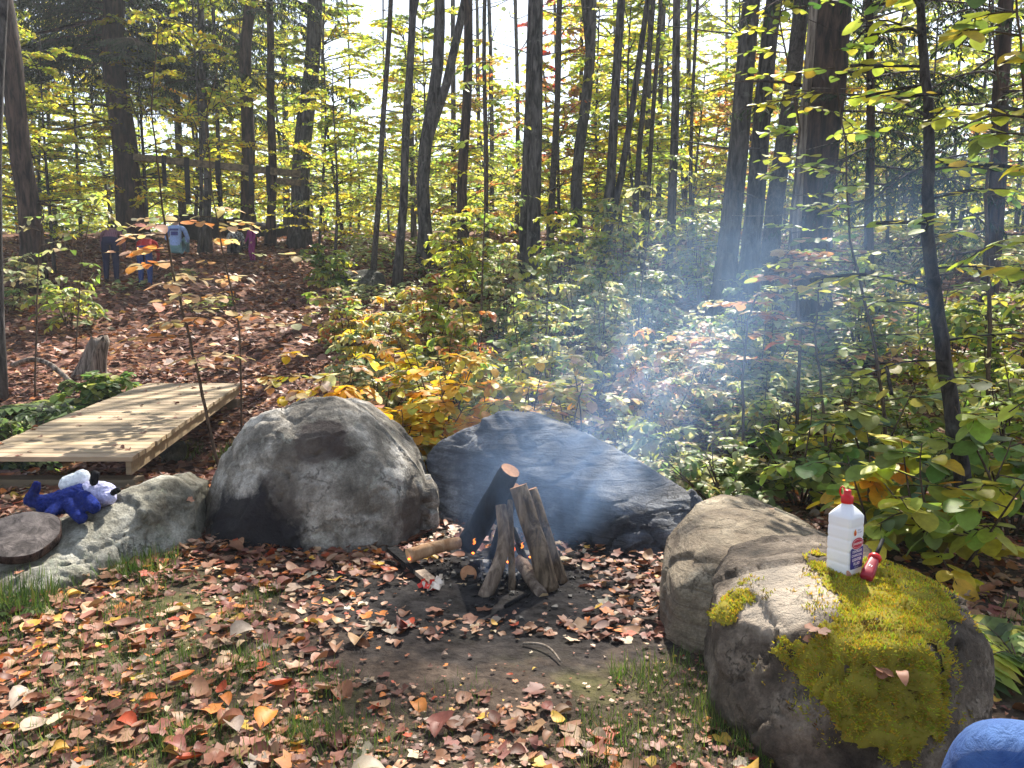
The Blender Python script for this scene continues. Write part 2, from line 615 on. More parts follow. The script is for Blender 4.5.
def sil(lst, D, front, back, shrink=.72, down=.15):
    """hull points: outline lst (px,py) at distance D, front points (px,py,D), and a back side `back` metres further"""
    pts = [P(a, b, D) if len((a, b)) == 2 else None for a, b in [(q[0], q[1]) for q in lst]]
    pts = [P(q[0], q[1], q[2] if len(q) > 2 else D) for q in lst]
    c = sum(pts, Vector()) / len(pts)
    out = list(pts)
    for p in pts:
        out.append(Vector((c.x + (p.x - c.x) * shrink, p.y + back, p.z if p.z < c.z else c.z + (p.z - c.z) * shrink)))
    for q in front: out.append(P(*q))
    for p in list(out):
        if p.z < .25: out.append(Vector((p.x, p.y, min(p.z, 0) - down)))
    return out


M_ROCK1 = rock_mat("rock_big_boulder", (.30, .27, .225), (.075, .065, .054), (.74, .69, .61), None, 4.0,
                   stains_shade=[((-.26, -.42, .06), .36, (.014, .013, .018), .95), ((.06, -.36, .54), .17, (.05, .035, .032), .85), ((.52, -.28, .13), .17, (.07, .05, .04), .8), ((-.02, -.42, .33), .24, (.13, .105, .085), .45)],  # soot and brown stains; the frontal ones also paint in the front's shade
                   lichen_sunfleck=(.46, .46, .38))
M_ROCK2 = rock_mat("rock_dark_long", (.14, .155, .185), (.05, .055, .07), (.33, .345, .37), ((.25, -.50, .1), (.9, 1.3, 7), .7, (.045, .046, .055)), 3.0,
                   stains_shade=[((-.1, -.55, .0), .40, (.02, .02, .022), .7)], rough=.7)
M_ROCK3 = rock_mat("rock_tan_flat", (.36, .29, .20), (.17, .14, .11), (.52, .44, .32), ((.1, .25, .5), (1.0, 1.0, 8), .55, (.17, .125, .085)), 3.0)
M_ROCK4 = rock_mat("rock_mossy", (.15, .115, .085), (.035, .028, .022), (.34, .275, .21), None, 4.5,
                   stains_shade=[((-.20, .05, .43), .24, (.50, .42, .33), .75)], lichen_sunfleck=(.10, .075, .055))
M_ROCK5 = rock_mat("rock_low_green", (.33, .315, .25), (.12, .105, .075), (.62, .60, .51), None, 4.0, lichen_sunfleck=(.33, .36, .26))
M_ROCK6 = rock_mat("rock_mossy_dark", (.07, .07, .055), (.02, .022, .018), (.16, .16, .12), None, 5, lichen_sunfleck=(.06, .09, .025))

big = hull_rock("boulder", sil(
    [(197, 548), (203, 515), (222, 458), (252, 420), (298, 399), (332, 395), (352, 402), (386, 425), (420, 460), (436, 492), (434, 520), (405, 538)], 4.45,
    [(205, 552, 4.15), (240, 552, 4.05), (300, 548, 4.0), (345, 545, 4.02), (392, 542, 4.12), (232, 470, 4.25), (285, 440, 4.18), (350, 430, 4.2), (330, 500, 4.02), (395, 480, 4.18), (260, 505, 4.05)], .75),
    M_ROCK1, "large rounded grey boulder left of the fire with black soot stain", amp=.017, freq=2.7, seed=1, smooth=1)
dark = hull_rock("boulder", sil(
    [(425, 455, 5.0), (440, 440, 5.0), (500, 411, 4.95), (530, 416, 4.85), (565, 428, 4.75), (610, 446, 4.6), (660, 472, 4.4), (700, 494, 4.25), (712, 512, 4.2), (702, 560, 4.1)], 4.6,
    [(430, 515, 4.75), (470, 525, 4.5), (520, 545, 4.25), (580, 562, 4.05), (640, 575, 3.88), (675, 580, 3.9), (520, 470, 4.5), (600, 500, 4.2), (650, 510, 4.1)], .6),
    M_ROCK2, "long dark blue grey boulder with a sloping ridge behind the fire", amp=.013, freq=2.6, seed=2, strat=(Vector((.35, -.2, 1)).normalized(), 9.0))
tan = hull_rock("boulder", sil(
    [(661, 600, 3.15), (664, 570, 3.2), (680, 545, 3.3), (705, 520, 3.45), (738, 507, 3.6), (775, 513, 3.6), (830, 536, 3.5), (880, 564, 3.3), (930, 605, 3.0)], 3.3,
    [(668, 628, 2.98), (690, 642, 2.88), (720, 655, 2.8), (800, 690, 2.75), (675, 586, 2.98), (715, 566, 2.95), (760, 584, 2.85), (860, 600, 2.8)], .35, shrink=.85),
    M_ROCK3, "tan flat topped boulder with layered streaks, behind the mossy rock", amp=.008, freq=3.0, seed=3, strat=(Vector((.5, -.3, 1)).normalized(), 12.0), smooth=4)
MOSS_OUT = [(712, 640, 2.5), (715, 612, 2.52), (740, 582, 2.6), (800, 564, 2.66), (865, 567, 2.66), (925, 577, 2.6), (972, 600, 2.5), (996, 640, 2.42), (1001, 690, 2.35), (985, 735, 2.3)]
mossy = hull_rock("boulder", sil(MOSS_OUT, 2.5,
    [(716, 665, 2.42), (735, 705, 2.3), (775, 745, 2.15), (830, 790, 2.02), (890, 800, 1.98), (950, 775, 2.05), (765, 640, 2.36), (800, 640, 2.26), (860, 650, 2.12), (930, 650, 2.12), (945, 640, 2.2), (850, 720, 2.04), (930, 720, 2.05)], .42, shrink=.8),
    M_ROCK4, "squat brown boulder with yellow green moss on top, nearest the camera", voxel=.011, amp=.011, freq=4.2, seed=4, smooth=1)
low = hull_rock("boulder", sil(
    [(-60, 600, 3.6), (-40, 560, 3.7), (20, 556, 3.8), (60, 530, 3.85), (100, 512, 3.95), (122, 497, 4.0), (150, 483, 4.1), (172, 480, 4.15), (196, 490, 4.2), (200, 540, 4.15)], 3.9,
    [(-40, 605, 3.3), (35, 594, 3.38), (70, 580, 3.5), (115, 562, 3.72), (185, 549, 4.02), (60, 560, 3.55), (150, 510, 3.95)], .32, shrink=.9),
    M_ROCK5, "low flat grey green rock under the plush toy and wood slice", amp=.016, freq=3.4, seed=5, smooth=1)
q = hit(173, 458)
hull_rock("stone", [q + Vector(a) for a in ((-.17, 0, -.1), (.16, 0, -.1), (-.15, 0, .13), (.13, .02, .17), (0, -.12, .08), (0, .16, .12), (-.1, -.12, -.1), (.1, -.12, -.1), (.03, .1, -.1))],
          M_ROCK6, "small dark mossy stone beside the near end of the footbridge", voxel=.012, amp=.012, freq=9, seed=6)
q = hit(358, 292)
hull_rock("stone", [q + Vector(a) * 1.0 for a in ((-.7, 0, -.2), (.7, 0, -.2), (-.55, .1, .45), (.5, .1, .4), (0, -.4, .2), (0, .6, .4), (-.4, -.4, -.2), (.4, -.4, -.2), (.1, .7, -.2))],
          M_ROCK6, "dark rock half hidden by ferns on the leafy slope", voxel=.04, amp=.05, freq=3, seed=8)


def rock_surface(o, px, py):
    """the point of rock o seen at a pixel"""
    dg = bpy.context.evaluated_depsgraph_get(); dg.update()
    a = P(px, py, .3); b = P(px, py, 9)
    l = o.location
    ok, loc, nor, _ = o.ray_cast(a - l, (b - a).normalized())
    return (loc + l, nor) if ok else (None, None)


# moss on the near boulder -------------------------------------------------
def in_poly(x, y, poly):
    c = False
    for i in range(len(poly)):
        x1, y1 = poly[i]; x2, y2 = poly[i - 1]
        if (y1 > y) != (y2 > y) and x < (x2 - x1) * (y - y1) / (y2 - y1) + x1: c = not c
    return c


MP1 = [(800, 555), (870, 558), (945, 585), (957, 615), (943, 650), (946, 700), (938, 735), (905, 758), (868, 752), (835, 735), (812, 700), (792, 672), (776, 655), (784, 632), (815, 632), (835, 612), (822, 585)]
MP2 = [(708, 615), (716, 592), (742, 580), (758, 600), (740, 618), (722, 626)]


def build_moss():
    me = mossy.data
    lv = mossy.location
    mk = np.zeros(len(me.vertices), bool); mk2 = mk.copy()
    for i, v in enumerate(me.vertices):
        w = v.co + lv
        if v.normal.dot((Vector((0, 0, CAMZ)) - w).normalized()) < -.25: continue
        x, y = proj(w)
        k = 18 * noise.noise(w * 9) - 3 + 12 * noise.noise(w * 26) + 8 * noise.noise(w * 60)
        k2 = k * 1.9 - 6 + 16 * noise.noise(w * 75)
        mk2[i] = in_poly(x + k2, y + k2 * .7, MP1) or in_poly(x - k2, y + k2 * .6, MP1) or in_poly(x + k2, y - k2 * .5, MP2)
        mk[i] = in_poly(x + k, y + k * .8, MP1) or in_poly(x + k * .6, y + k * .6, MP2)
    mb = MB(); idx = {}
    tris = []; fringe = set()
    for p in me.polygons:
        vs = list(p.vertices)
        if all(mk[j] for j in vs):
            f = []
            for j in vs:
                if j not in idx:
                    v = me.vertices[j]
                    h = .005 + .008 * noise.noise(v.co * 22) + .005 * noise.noise(v.co * 55)
                    idx[j] = len(mb.v)
                    mb.v.append(tuple(v.co + v.normal * h)); mb.c.append((.32, .28, .04))
                f.append(idx[j])
            mb.f.append(tuple(f)); mb.m.append(0)
            tris.append(p)
        elif all(mk2[j] for j in vs): tris.append(p); fringe.add(p.index)
    ar = np.array([p.area * (.30 if p.index in fringe else 1) * max(.30, .65 + .9 * noise.noise(p.center * 16)) for p in tris]); ar /= ar.sum()
    rr = random.Random(5)
    bl = [((0, .18, 0), (0, -.18, 0), (1, 0, .1))]
    for pi in NR.choice(len(tris), 21000, p=ar):
        p = tris[pi]
        a, b2, c2 = (me.vertices[j].co for j in list(p.vertices)[:3])
        s, t = rr.random(), rr.random()
        q = a + (b2 - a) * s + (c2 - b2) * t
        n = p.normal
        k = .5 + .5 * noise.noise(q * 9) + .5 * noise.noise(q * 30)
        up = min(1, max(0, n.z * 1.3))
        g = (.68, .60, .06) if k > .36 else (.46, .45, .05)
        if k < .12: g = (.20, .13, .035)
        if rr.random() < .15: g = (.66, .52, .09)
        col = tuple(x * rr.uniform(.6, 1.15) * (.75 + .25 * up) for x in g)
        L = rr.uniform(.005, .0125)
        d = (n * 1.0 + Vector((rr.uniform(-1, 1), rr.uniform(-1, 1), rr.uniform(-.5, .9))) * .9).normalized()
        sd_ = d.orthogonal().normalized()
        sd_ = (Matrix.Rotation(rr.random() * 6.28, 3, d) @ sd_) * L * .22
        q = q + n * (.0 if p.index in fringe else .004)
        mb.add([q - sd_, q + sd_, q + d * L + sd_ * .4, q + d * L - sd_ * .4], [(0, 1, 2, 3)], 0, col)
    m = mb.mesh("moss", M_MOSS)
    link("moss", m, mossy)


build_moss()


# ------------------------------------------------------------------ footbridge
def build_bridge():
    DK = .24
    A = P(133, 457, 1); d = A - Vector((0, 0, CAMZ))
    t = (DK - CAMZ) / d.z
    nr = Vector((0, 0, CAMZ)) + d * t                       # near right corner
    A = P(242, 383, 1); d = A - Vector((0, 0, CAMZ)); t = (DK - CAMZ) / d.z
    fr = Vector((0, 0, CAMZ)) + d * t
    ax = (fr - nr); L = ax.length; ax.normalize()
    W = 1.17
    wv = Vector((-1, 0, 0))
    root = empty("footbridge", (nr.x - W / 2, nr.y, 0), "low footbridge of new pale planks over the gully", "footbridge")
    mw, nt, b, out = new_mat("new_timber")
    v = coords(nt, (1, 9, 9))
    n = noise_n(nt, v, 4, 8, .6, .4)
    at = nd(nt, "ShaderNodeAttribute", attribute_name="Col")
    col = mix(nt, 1.0, ramp(nt, n, [(.3, (.25, .185, .115)), (.6, (.39, .30, .19)), (.8, (.46, .37, .25))]), at.outputs["Color"], 'MULTIPLY')
    nt.links.new(col, b.inputs["Base Color"]); b.inputs["Roughness"].default_value = .7
    bump(nt, b, n, .25, .01)
    mb = MB()
    npl = 31
    pw = L / npl
    rr = random.Random(2)
    for i in range(npl):
        s = (i + .5) * pw
        k = rr.uniform(.62, 1.12)
        o1 = rr.uniform(-.008, .008)
        c = nr + ax * s + wv * (W / 2 + o1); c.z = DK - .016 + rr.uniform(-.0015, .0015)
        hw, hl = W / 2, pw / 2 - .0085
        vs = []
        for sx in (-1, 1):
            for sy in (-1, 1):
                for sz in (-1, 1):
                    vs.append(c + wv * sx * hw + ax * sy * hl + Vector((0, 0, sz * .016)))
        mb.add(vs, [(0, 1, 3, 2), (4, 6, 7, 5), (0, 4, 5, 1), (2, 3, 7, 6), (0, 2, 6, 4), (1, 5, 7, 3)], 0, (k, k * rr.uniform(.96, 1.0), k * rr.uniform(.88, 1.0)))
    mb.build("deck", mw, root, smooth=False)
    for off in (.05, W - .05):
        mb = MB()
        a = nr + wv * off + ax * .05; b2 = nr + wv * off + ax * (L - .05)
        for s0 in (0,):
            vs = []
            for q in (a, b2):
                for sx in (-.019, .019):
                    for z in (DK - .035, DK - .035 - .10):
                        vs.append(Vector((q.x + sx, q.y, z)))
            mb.add(vs, [(0, 1, 3, 2), (4, 6, 7, 5), (0, 4, 5, 1), (2, 3, 7, 6), (0, 2, 6, 4), (1, 5, 7, 3)], 0, (.80, .76, .70))
        mb.build("side_beam", mw, root, smooth=False)
    for s in (.16, L - .2):
        mb = MB()
        c = nr + ax * s + wv * (W / 2)
        g = tz(c.x, c.y)
        mb.box((c.x, c.y, (DK - .18 + g - .15) / 2), (W * .98, .14, DK - .18 - g + .15), None, 0, (.42, .40, .38))
        mb.build("support_timber", mw, root, smooth=False)
    # a few fallen leaves on the deck belong to the litter
    return nr, ax, L, W, DK


BR = build_bridge()

# ------------------------------------------------------------------ fallen leaves, grass, charred bits
LIT = [((.36, .19, .105), 5), ((.46, .29, .18), 3.5), ((.27, .11, .055), 8), ((.14, .05, .03), 7), ((.21, .07, .05), 4), ((.58, .19, .035), 3), ((.60, .45, .31), 1.8), ((.62, .38, .06), 1.2), ((.46, .075, .025), 1.4), ((.34, .27, .21), 1.5), ((.33, .15, .10), 4)]
LITFAR = [((.30, .13, .085), 5), ((.38, .20, .14), 3), ((.17, .07, .05), 6), ((.10, .04, .032), 5), ((.42, .16, .05), 2), ((.45, .33, .24), 1), ((.5, .32, .08), .4)]


def litter():
    rr = random.Random(21)
    L = Leaves()
    rocks = [big, dark, tan, mossy, low]

    def put(x, y, s, pal, lift):
        z = tz(x, y)
        h = rr.random()
        tilt = rr.uniform(0, .6) if h < .85 else rr.uniform(.6, 1.3)
        a = rr.random() * 6.28
        n = (math.cos(a) * tilt * .6, math.sin(a) * tilt * .6, 1)
        b = rr.random() * 6.28
        L.add((x, y, z + .006 + lift * rr.random()), (math.cos(b), math.sin(b), rr.uniform(-.25, .25)), n, s, pick(pal, rr))
    n = 0
    while n < 23000:
        y = 1.2 + 4.6 * rr.random()
        hw = .85 * y + 1.0
        x = rr.uniform(-hw, hw)
        if rr.random() > hw / 6.0: continue
        df = math.hypot(x - FIRE.x, (y - FIRE.y) * 1.05)
        k = noise.noise(Vector((x * 1.3, y * 1.3, 3))) + .5 * noise.noise(Vector((x * 3.5, y * 3.5, 7)))
        bare = math.hypot((x + .10) / .42, (y - 2.80) / .22)
        dens = .56 + 1.0 * k
        if bare < 1.2: dens -= .75 * (1.2 - bare) * 1.6
        lim = .70 if y > FIRE.y - .15 else .56
        if df < lim: dens -= (lim + .06 - df) * 2.8
        if y > 3.6 and x < .2: dens += .25
        if df > .40 and y > FIRE.y - .1: dens = max(dens, .55)
        if rr.random() > dens: continue
        s = rr.choice((.026, .034, .042, .050, .060, .072, .090)) * rr.uniform(.75, 1.15)
        put(x, y, s, LIT, .028 if dens > .5 else .008)
        n += 1
    n = 0
    while n < 24000:
        y = 5.6 + 5.4 * rr.random()
        hw = .85 * y + 1
        x = rr.uniform(-hw, hw)
        put(x, y, rr.uniform(.06, .11), LITFAR if x < -1 else LIT, .03)
        n += 1
    # crumbled bits of leaf between the whole ones
    for _ in range(16000):
        y = 1.2 + 4.2 * rr.random() ** 1.2
        hw = .8 * y + .7
        x = rr.uniform(-hw, hw)
        df = math.hypot(x - FIRE.x, y - FIRE.y)
        if df < .35 or (df < 1.05 and rr.random() < .75): continue
        put(x, y, rr.uniform(.010, .028), LIT, .006)
    # leaves on top of rocks, wood and planks
    nr, ax, BL, W, DK = BR
    for i in range(46):
        q = nr + ax * (rr.random() * BL) + Vector((-1, 0, 0)) * rr.uniform(.02, W - .02)
        L.add((q.x, q.y, DK + .006), (math.cos(i), math.sin(i * 3.1), 0), (rr.uniform(-.3, .3), rr.uniform(-.3, .3), 1), rr.uniform(.05, .08), pick(LITFAR, rr))
    for px, py, o, s in ((880, 672, mossy, .075), (898, 668, mossy, .06), (872, 675, mossy, .05), (812, 632, mossy, .06), (826, 636, mossy, .05), (806, 640, mossy, .045), (845, 580, mossy, .03), (830, 515, tan, .05), (300, 402, big, .05), (20, 575, low, .05), (190, 500, low, .05), (770, 512, tan, .04)):
        q, nn = rock_surface(o, px, py)
        if q is None: continue
        a = rr.random() * 6.28
        L.add(q + nn * .016, Vector((math.cos(a), math.sin(a), 0)), nn + Vector((rr.uniform(-.3, .3), rr.uniform(-.3, .3), .3)), s, (.42, .20, .12))
    me = L.mesh("fallen_leaves", M_LITTER, T_LIT)
    tag(link("fallen_leaves", me), "brown, orange and tan fallen leaves scattered over the clearing", "fallen leaves", None, "stuff")
    L2 = Leaves()
    n = 0
    while n < 52000:
        y = 10.5 + 19 * rr.random() ** .8
        hw = .85 * y + 1
        x = rr.uniform(-hw, hw)
        a = rr.random() * 6.28; t = rr.uniform(0, 1.0)
        b = rr.random() * 6.28
        L2.add((x, y, tz(x, y) + .01 + .05 * rr.random()), (math.cos(b), math.sin(b), rr.uniform(-.3, .3)), (math.cos(a) * t, math.sin(a) * t, 1), rr.uniform(.10, .17), pick(LITFAR, rr))
        n += 1
    me = L2.mesh("leaf_litter", M_LITTER, T_FAR)
    tag(link("leaf_litter", me), "reddish brown leaf litter covering the slope behind the footbridge", "leaf litter", None, "stuff")


litter()


def blades(L, x, y, n, r, h, pal, rr):
    for _ in range(n):
        a = rr.random() * 6.28; q = r * math.sqrt(rr.random())
        bx, by = x + q * math.cos(a), y + q * math.sin(a)
        lean = rr.uniform(.2, 1.6)
        b = rr.random() * 6.28
        d = (math.cos(b) * lean, math.sin(b) * lean, 1)
        L.add((bx, by, tz(bx, by) - .005), d, (math.cos(b), math.sin(b), -lean + rr.uniform(-.3, .3)), h * rr.uniform(.5, 1.2), pick(pal, rr))


T_BLADE = [([(0, .022, 0), (0, -.022, 0), (.4, -.02, .02), (.75, -.012, -.03), (1, 0, -.16), (.75, .012, -.03), (.4, .02, .02)], [(0, 1, 2, 6), (6, 2, 3, 5), (5, 3, 4)]),
           ([(0, .02, 0), (0, -.02, 0), (.4, -.018, -.03), (.7, -.01, -.14), (.95, 0, -.36), (.7, .01, -.14), (.4, .018, -.03)], [(0, 1, 2, 6), (6, 2, 3, 5), (5, 3, 4)])]


def grass():
    rr = random.Random(8)
    gp = [((.10, .19, .03), 4), ((.16, .24, .045), 2), ((.26, .26, .07), 1.5), ((.055, .11, .02), 2)]
    L = Leaves()
    spots = [(245, 620, 60, .10, .10), (265, 600, 50, .09, .09), (150, 570, 160, .13, .13), (125, 575, 90, .10, .12), (20, 605, 150, .12, .16), (40, 615, 80, .1, .12), (280, 540, 60, .05, .10), (300, 548, 40, .05, .08),
             (180, 745, 80, .07, .09), (290, 740, 80, .07, .09), (690, 690, 120, .16, .075), (720, 710, 150, .15, .08), (750, 735, 160, .15, .085), (700, 740, 110, .16, .07), (660, 720, 60, .13, .06), (720, 760, 130, .16, .075), (640, 745, 100, .15, .07), (400, 740, 90, .15, .06), (120, 740, 120, .15, .07), (30, 740, 120, .15, .07), (170, 650, 100, .14, .06), (320, 690, 80, .13, .06),
             (640, 680, 90, .10, .11), (600, 740, 70, .12, .08), (610, 765, 80, .12, .09), (130, 690, 90, .12, .08), (60, 690, 80, .12, .09), (215, 690, 60, .10, .07), (350, 750, 60, .12, .07), (455, 700, 50, .12, .06),
             (230, 460, 110, .16, .16), (190, 455, 60, .12, .16), (60, 480, 60, .16, .10), (90, 660, 60, .1, .08), (520, 755, 40, .12, .06), (780, 760, 100, .10, .10)]
    for px, py, n, r, h in spots:
        q = hit(px, py)
        if q is None: continue
        blades(L, q.x, q.y, int(n * 2.2), r * 1.15, h * .8, gp, rr)
    for _ in range(800):
        y = 1.35 + 2.3 * rr.random(); x = rr.uniform(-.8 * y - .5, .8 * y + .5)
        if noise.noise(Vector((x * 1.5, y * 1.5, 30))) < .08 or math.hypot(x - FIRE.x, y - FIRE.y) < 1.0: continue
        blades(L, x, y, 36, .08, rr.uniform(.05, .09), gp, rr)
    tag(link("grass", L.mesh("grass", M_GRASS, T_BLADE)), "short green grass tufts poking through the fallen leaves", "grass", None, "stuff")


grass()

# ------------------------------------------------------------------ camp fire
M_CHAR = bark_mat("charred_wood", (.004, .004, .005), (.020, .019, .020), 30, .3, .9)
M_LOGB = bark_mat("log_bark", (.06, .042, .028), (.27, .20, .135), 26, .3, .6)
M_LOGG = bark_mat("log_grey", (.11, .08, .06), (.40, .31, .235), 20, .15, .8)
M_LOGT = bark_mat("log_peeled", (.26, .14, .07), (.52, .34, .20), 16, .3, .4)


def cutwood(name, c1, c2):
    m, nt, b, out = new_mat(name)
    n = noise_n(nt, coords(nt), 30, 5)
    nt.links.new(ramp(nt, n, [(.3, c1), (.7, c2)]), b.inputs["Base Color"])
    b.inputs["Roughness"].default_value = .8
    return m


M_CUT = cutwood("cut_wood_orange", (.34, .14, .06), (.58, .30, .15))
M_CUTP = cutwood("cut_wood_pale", (.50, .33, .16), (.70, .52, .30))


def log(name, label, a, b, r0, r1, mats, bend=(0, 0, 0), n=14, seg=12, jit=.09, cat="log", group=None):
    a, b = Vector(a), Vector(b)
    pts, rad = [], []
    for i in range(seg + 1):
        t = i / seg
        w = math.sin(t * math.pi)
        p = a.lerp(b, t) + Vector(bend) * w
        p += Vector((noise.noise(p * 6), noise.noise(p * 6 + Vector((4, 0, 0))), 0)) * r0 * .18
        pts.append(p); rad.append((r0 + (r1 - r0) * t) * (1 + .05 * noise.noise(p * 9 + Vector((0, 7, 0)))))
    mb = MB()
    mb.tube(pts, rad, n, 0, True, 1 if len(mats) > 1 else 0, jit)
    o = mb.build(name, mats, None, a)
    # flat cut ends, clean edge
    for p in o.data.polygons:
        if len(p.vertices) > 4: p.use_smooth = False
    return tag(o, label, cat, group)


def campfire():
    D = FIRE.y
    fl = lambda px, py, d: P(px, py, d)
    log("firewood_log", "charred black log leaning right with orange cut end at the top of the fire", fl(468, 545, D + .26), fl(511, 470, D + .10), .058, .050, [M_CHAR, M_CUT])
    log("firewood_log", "thick upright bark covered log leaning left, tallest on the right of the fire", fl(550, 590, D - .10), fl(519, 486, D - .02), .048, .043, [M_LOGB, M_CUT])
    log("firewood_log", "slim grey brown log tucked behind the thick upright log", fl(560, 583, D + .02), fl(531, 489, D + .10), .040, .028, [M_LOGB, M_CUT])
    log("firewood_log", "pale grey curved log standing in front of the fire", fl(484, 598, D - .16), fl(501, 505, D + .02), .033, .026, [M_LOGG, M_CUTP], bend=(.045, 0, 0))
    log("firewood_log", "slim dark split log standing at the back of the tripod between the tall logs", fl(492, 566, D + .34), fl(514, 486, D + .14), .034, .030, [M_CHAR, M_CUT], n=6)
    log("firewood_log", "thin brown split log leaning inside the tripod beside the pale curved one", fl(512, 592, D - .10), fl(510, 500, D + .10), .017, .014, [M_LOGB, M_CUTP], n=6)
    log("firewood_log", "peeled tan log lying across the left of the fire", fl(408, 556, D + .10), fl(478, 541, D + .28), .036, .026, [M_LOGT, M_CUTP], bend=(0, 0, .015))
    log("firewood_log", "short split grey log on the ground at the fire's right foot", fl(520, 560, D + .05), fl(543, 598, D - .18), .036, .030, [M_LOGG, M_CUTP], n=6)
    log("firewood_log", "short round log end with brown face beside the pale curved log", fl(480, 568, D + .20), fl(468, 574, D + .02), .042, .042, [M_CHAR, M_CUT], jit=.05)
    log("charred_branch", "thin burnt branch leaning inside the fire behind the thick log", fl(533, 580, D - .02), fl(513, 528, D + .12), .017, .012, [M_CHAR, M_CHAR], n=7, cat="branch")
    log("charred_branch", "burnt blunt stick with glowing end near the thick log's foot", fl(541, 592, D - .06), fl(517, 545, D + .10), .020, .014, [M_CHAR, M_CHAR], n=7, cat="branch")
    log("stick", "short vertical stick poking up before the fire", fl(459, 608, D - .12), fl(460, 582, D + .02), .013, .010, [M_TWIG, M_CUTP], n=7, cat="stick")
    log("stick", "flat pale kindling stick lying in front of the fire", fl(436, 585, D + .0), fl(480, 586, D - .06), .015, .012, [M_CUTP, M_CUTP], n=5, cat="stick")
    log("stick", "thin bent twig on the bare dirt below the fire", hit(523, 646) + Vector((0, 0, .01)), hit(560, 668) + Vector((0, 0, .012)), .006, .004, [M_TWIGPALE, M_TWIGPALE], bend=(.02, .03, .01), n=6, cat="stick")
    log("stick", "dark burnt twig lying right of the fire", hit(505, 612) + Vector((0, 0, .01)), hit(530, 600) + Vector((0, 0, .02)), .009, .006, [M_CHAR, M_CHAR], n=6, cat="stick")
    for (a, b, c, d, e, f, rad) in ((470, 590, D - .02, 505, 572, D + .16, .009), (528, 600, D - .08, 490, 566, D + .18, .010), (500, 592, D - .02, 530, 560, D + .15, .008), (450, 578, D + .06, 498, 566, D + .2, .010), (515, 592, D - .06, 508, 540, D + .12, .008)):
        log("charred_stick", "thin charred stick in the heap under the standing logs", fl(a, b, c), fl(d, e, f), rad, rad * .7, [M_CHAR, M_CHAR], n=6, cat="stick", group="charred sticks in the fire")
    # burnt board on the left
    a, b = hit(392, 562) + Vector((0, 0, .06)), hit(436, 592) + Vector((0, 0, .02))
    mb = MB(); ax = (b - a)
    rot = ax.to_track_quat('X', 'Z').to_matrix()
    mb.box((a + b) / 2 - ax * .18, (ax.length * .64, .055, .022), rot, 0)
    mb.box((a + b) / 2 + ax * .33, (ax.length * .34, .052, .020), rot, 1)
    tag(mb.build("burnt_board", [M_CHAR, M_LOGG], None, a, smooth=False), "flat board burnt black at one end left of the fire", "board")
    # red and white scrap of paper
    q = hit(432, 590)
    mb = MB(); rr = random.Random(3)
    for i in range(26):
        c = q + Vector((rr.uniform(-.05, .05), rr.uniform(-.05, .05), rr.uniform(.01, .045)))
        a1 = Vector((rr.uniform(-1, 1), rr.uniform(-1, 1), rr.uniform(-1, 1))).normalized(); b1 = a1.orthogonal().normalized()
        s = rr.uniform(.012, .024)
        mb.add([c - a1 * s, c + b1 * s, c + a1 * s, c - b1 * s * .8], [(0, 1, 2, 3)], 0, (.55, .04, .03) if i % 3 == 0 else (.75, .68, .62))
    tag(mb.build("paper_scrap", M_LITTER, None, q), "crumpled red and white paper scrap at the edge of the fire", "paper")
    # charcoal and ash crumbs
    mb = MB()
    for i in range(900):
        a = rr.random() * 6.28; d = abs(rr.gauss(0, .30))
        x, y = FIRE.x + d * math.cos(a), FIRE.y + .1 + d * math.sin(a) * .85
        s = (.003 + .013 * rr.random() ** 3) * (1.6 if d < .25 else 1)
        c = Vector((x, y, tz(x, y) + s * .3 + (max(0, .2 - d) * .35 * rr.random())))
        vs = [c + Vector((rr.uniform(.15, 1.2) * sx, rr.uniform(.15, 1.2) * sy, rr.uniform(.2, .9) * sz)) * s for sx in (-1, 1) for sy in (-1, 1) for sz in (-1, 1)]
        g = rr.choice((.010, .010, .02, .03, .25, .40)) if d < .16 else rr.choice((.010, .010, .015, .02, .03, .06)) if d < .3 else rr.choice((.012, .02, .05))
        mb.add(vs, [(0, 1, 3, 2), (4, 6, 7, 5), (0, 4, 5, 1), (2, 3, 7, 6), (0, 2, 6, 4), (1, 5, 7, 3)], 0, (g, g * .95, g * .92))
    tag(mb.build("charcoal", M_LITTER, None, (FIRE.x, FIRE.y, 0), smooth=False), "black charcoal and grey ash crumbs under the fire", "charcoal", None, "stuff")
    # flames and embers
    mf, nt, b2, out = new_mat("flame")
    em = nd(nt, "ShaderNodeEmission", Strength=1.3)
    n = noise_n(nt, coords(nt), 30, 3)
    nt.links.new(ramp(nt, n, [(.3, (1, .10, .01)), (.7, (1, .45, .08))]), em.inputs[0])
    tr = nt.nodes.new("ShaderNodeBsdfTransparent"); ms = nt.nodes.new("ShaderNodeMixShader"); ms.inputs[0].default_value = .42
    nt.links.new(tr.outputs[0], ms.inputs[1]); nt.links.new(em.outputs[0], ms.inputs[2]); nt.links.new(ms.outputs[0], out.inputs[0])
    me_, nt, b2, out = new_mat("ember")
    em = nd(nt, "ShaderNodeEmission", Strength=2.5); em.inputs[0].default_value = (1, .16, .02, 1); nt.links.new(em.outputs[0], out.inputs[0])
    root = empty("fire", FIRE, "small orange flames and glowing embers between the logs", "fire")
    for px, py, d, h, w in ((473, 544, D + .12, .030, .006), (512, 552, D + .04, .050, .008), (521, 548, D + .05, .030, .005), (534, 562, D - .04, .035, .004)):
        c = P(px, py, d); mb = MB()
        pts = [c + Vector((math.sin(i * 1.1) * .006 + i * .002, 0, h * i / 6)) for i in range(7)]
        mb.tube(pts, [w * k for k in (.55, .95, 1, .8, .55, .28, .03)], 7)
        mb.build("flame", mf, root)
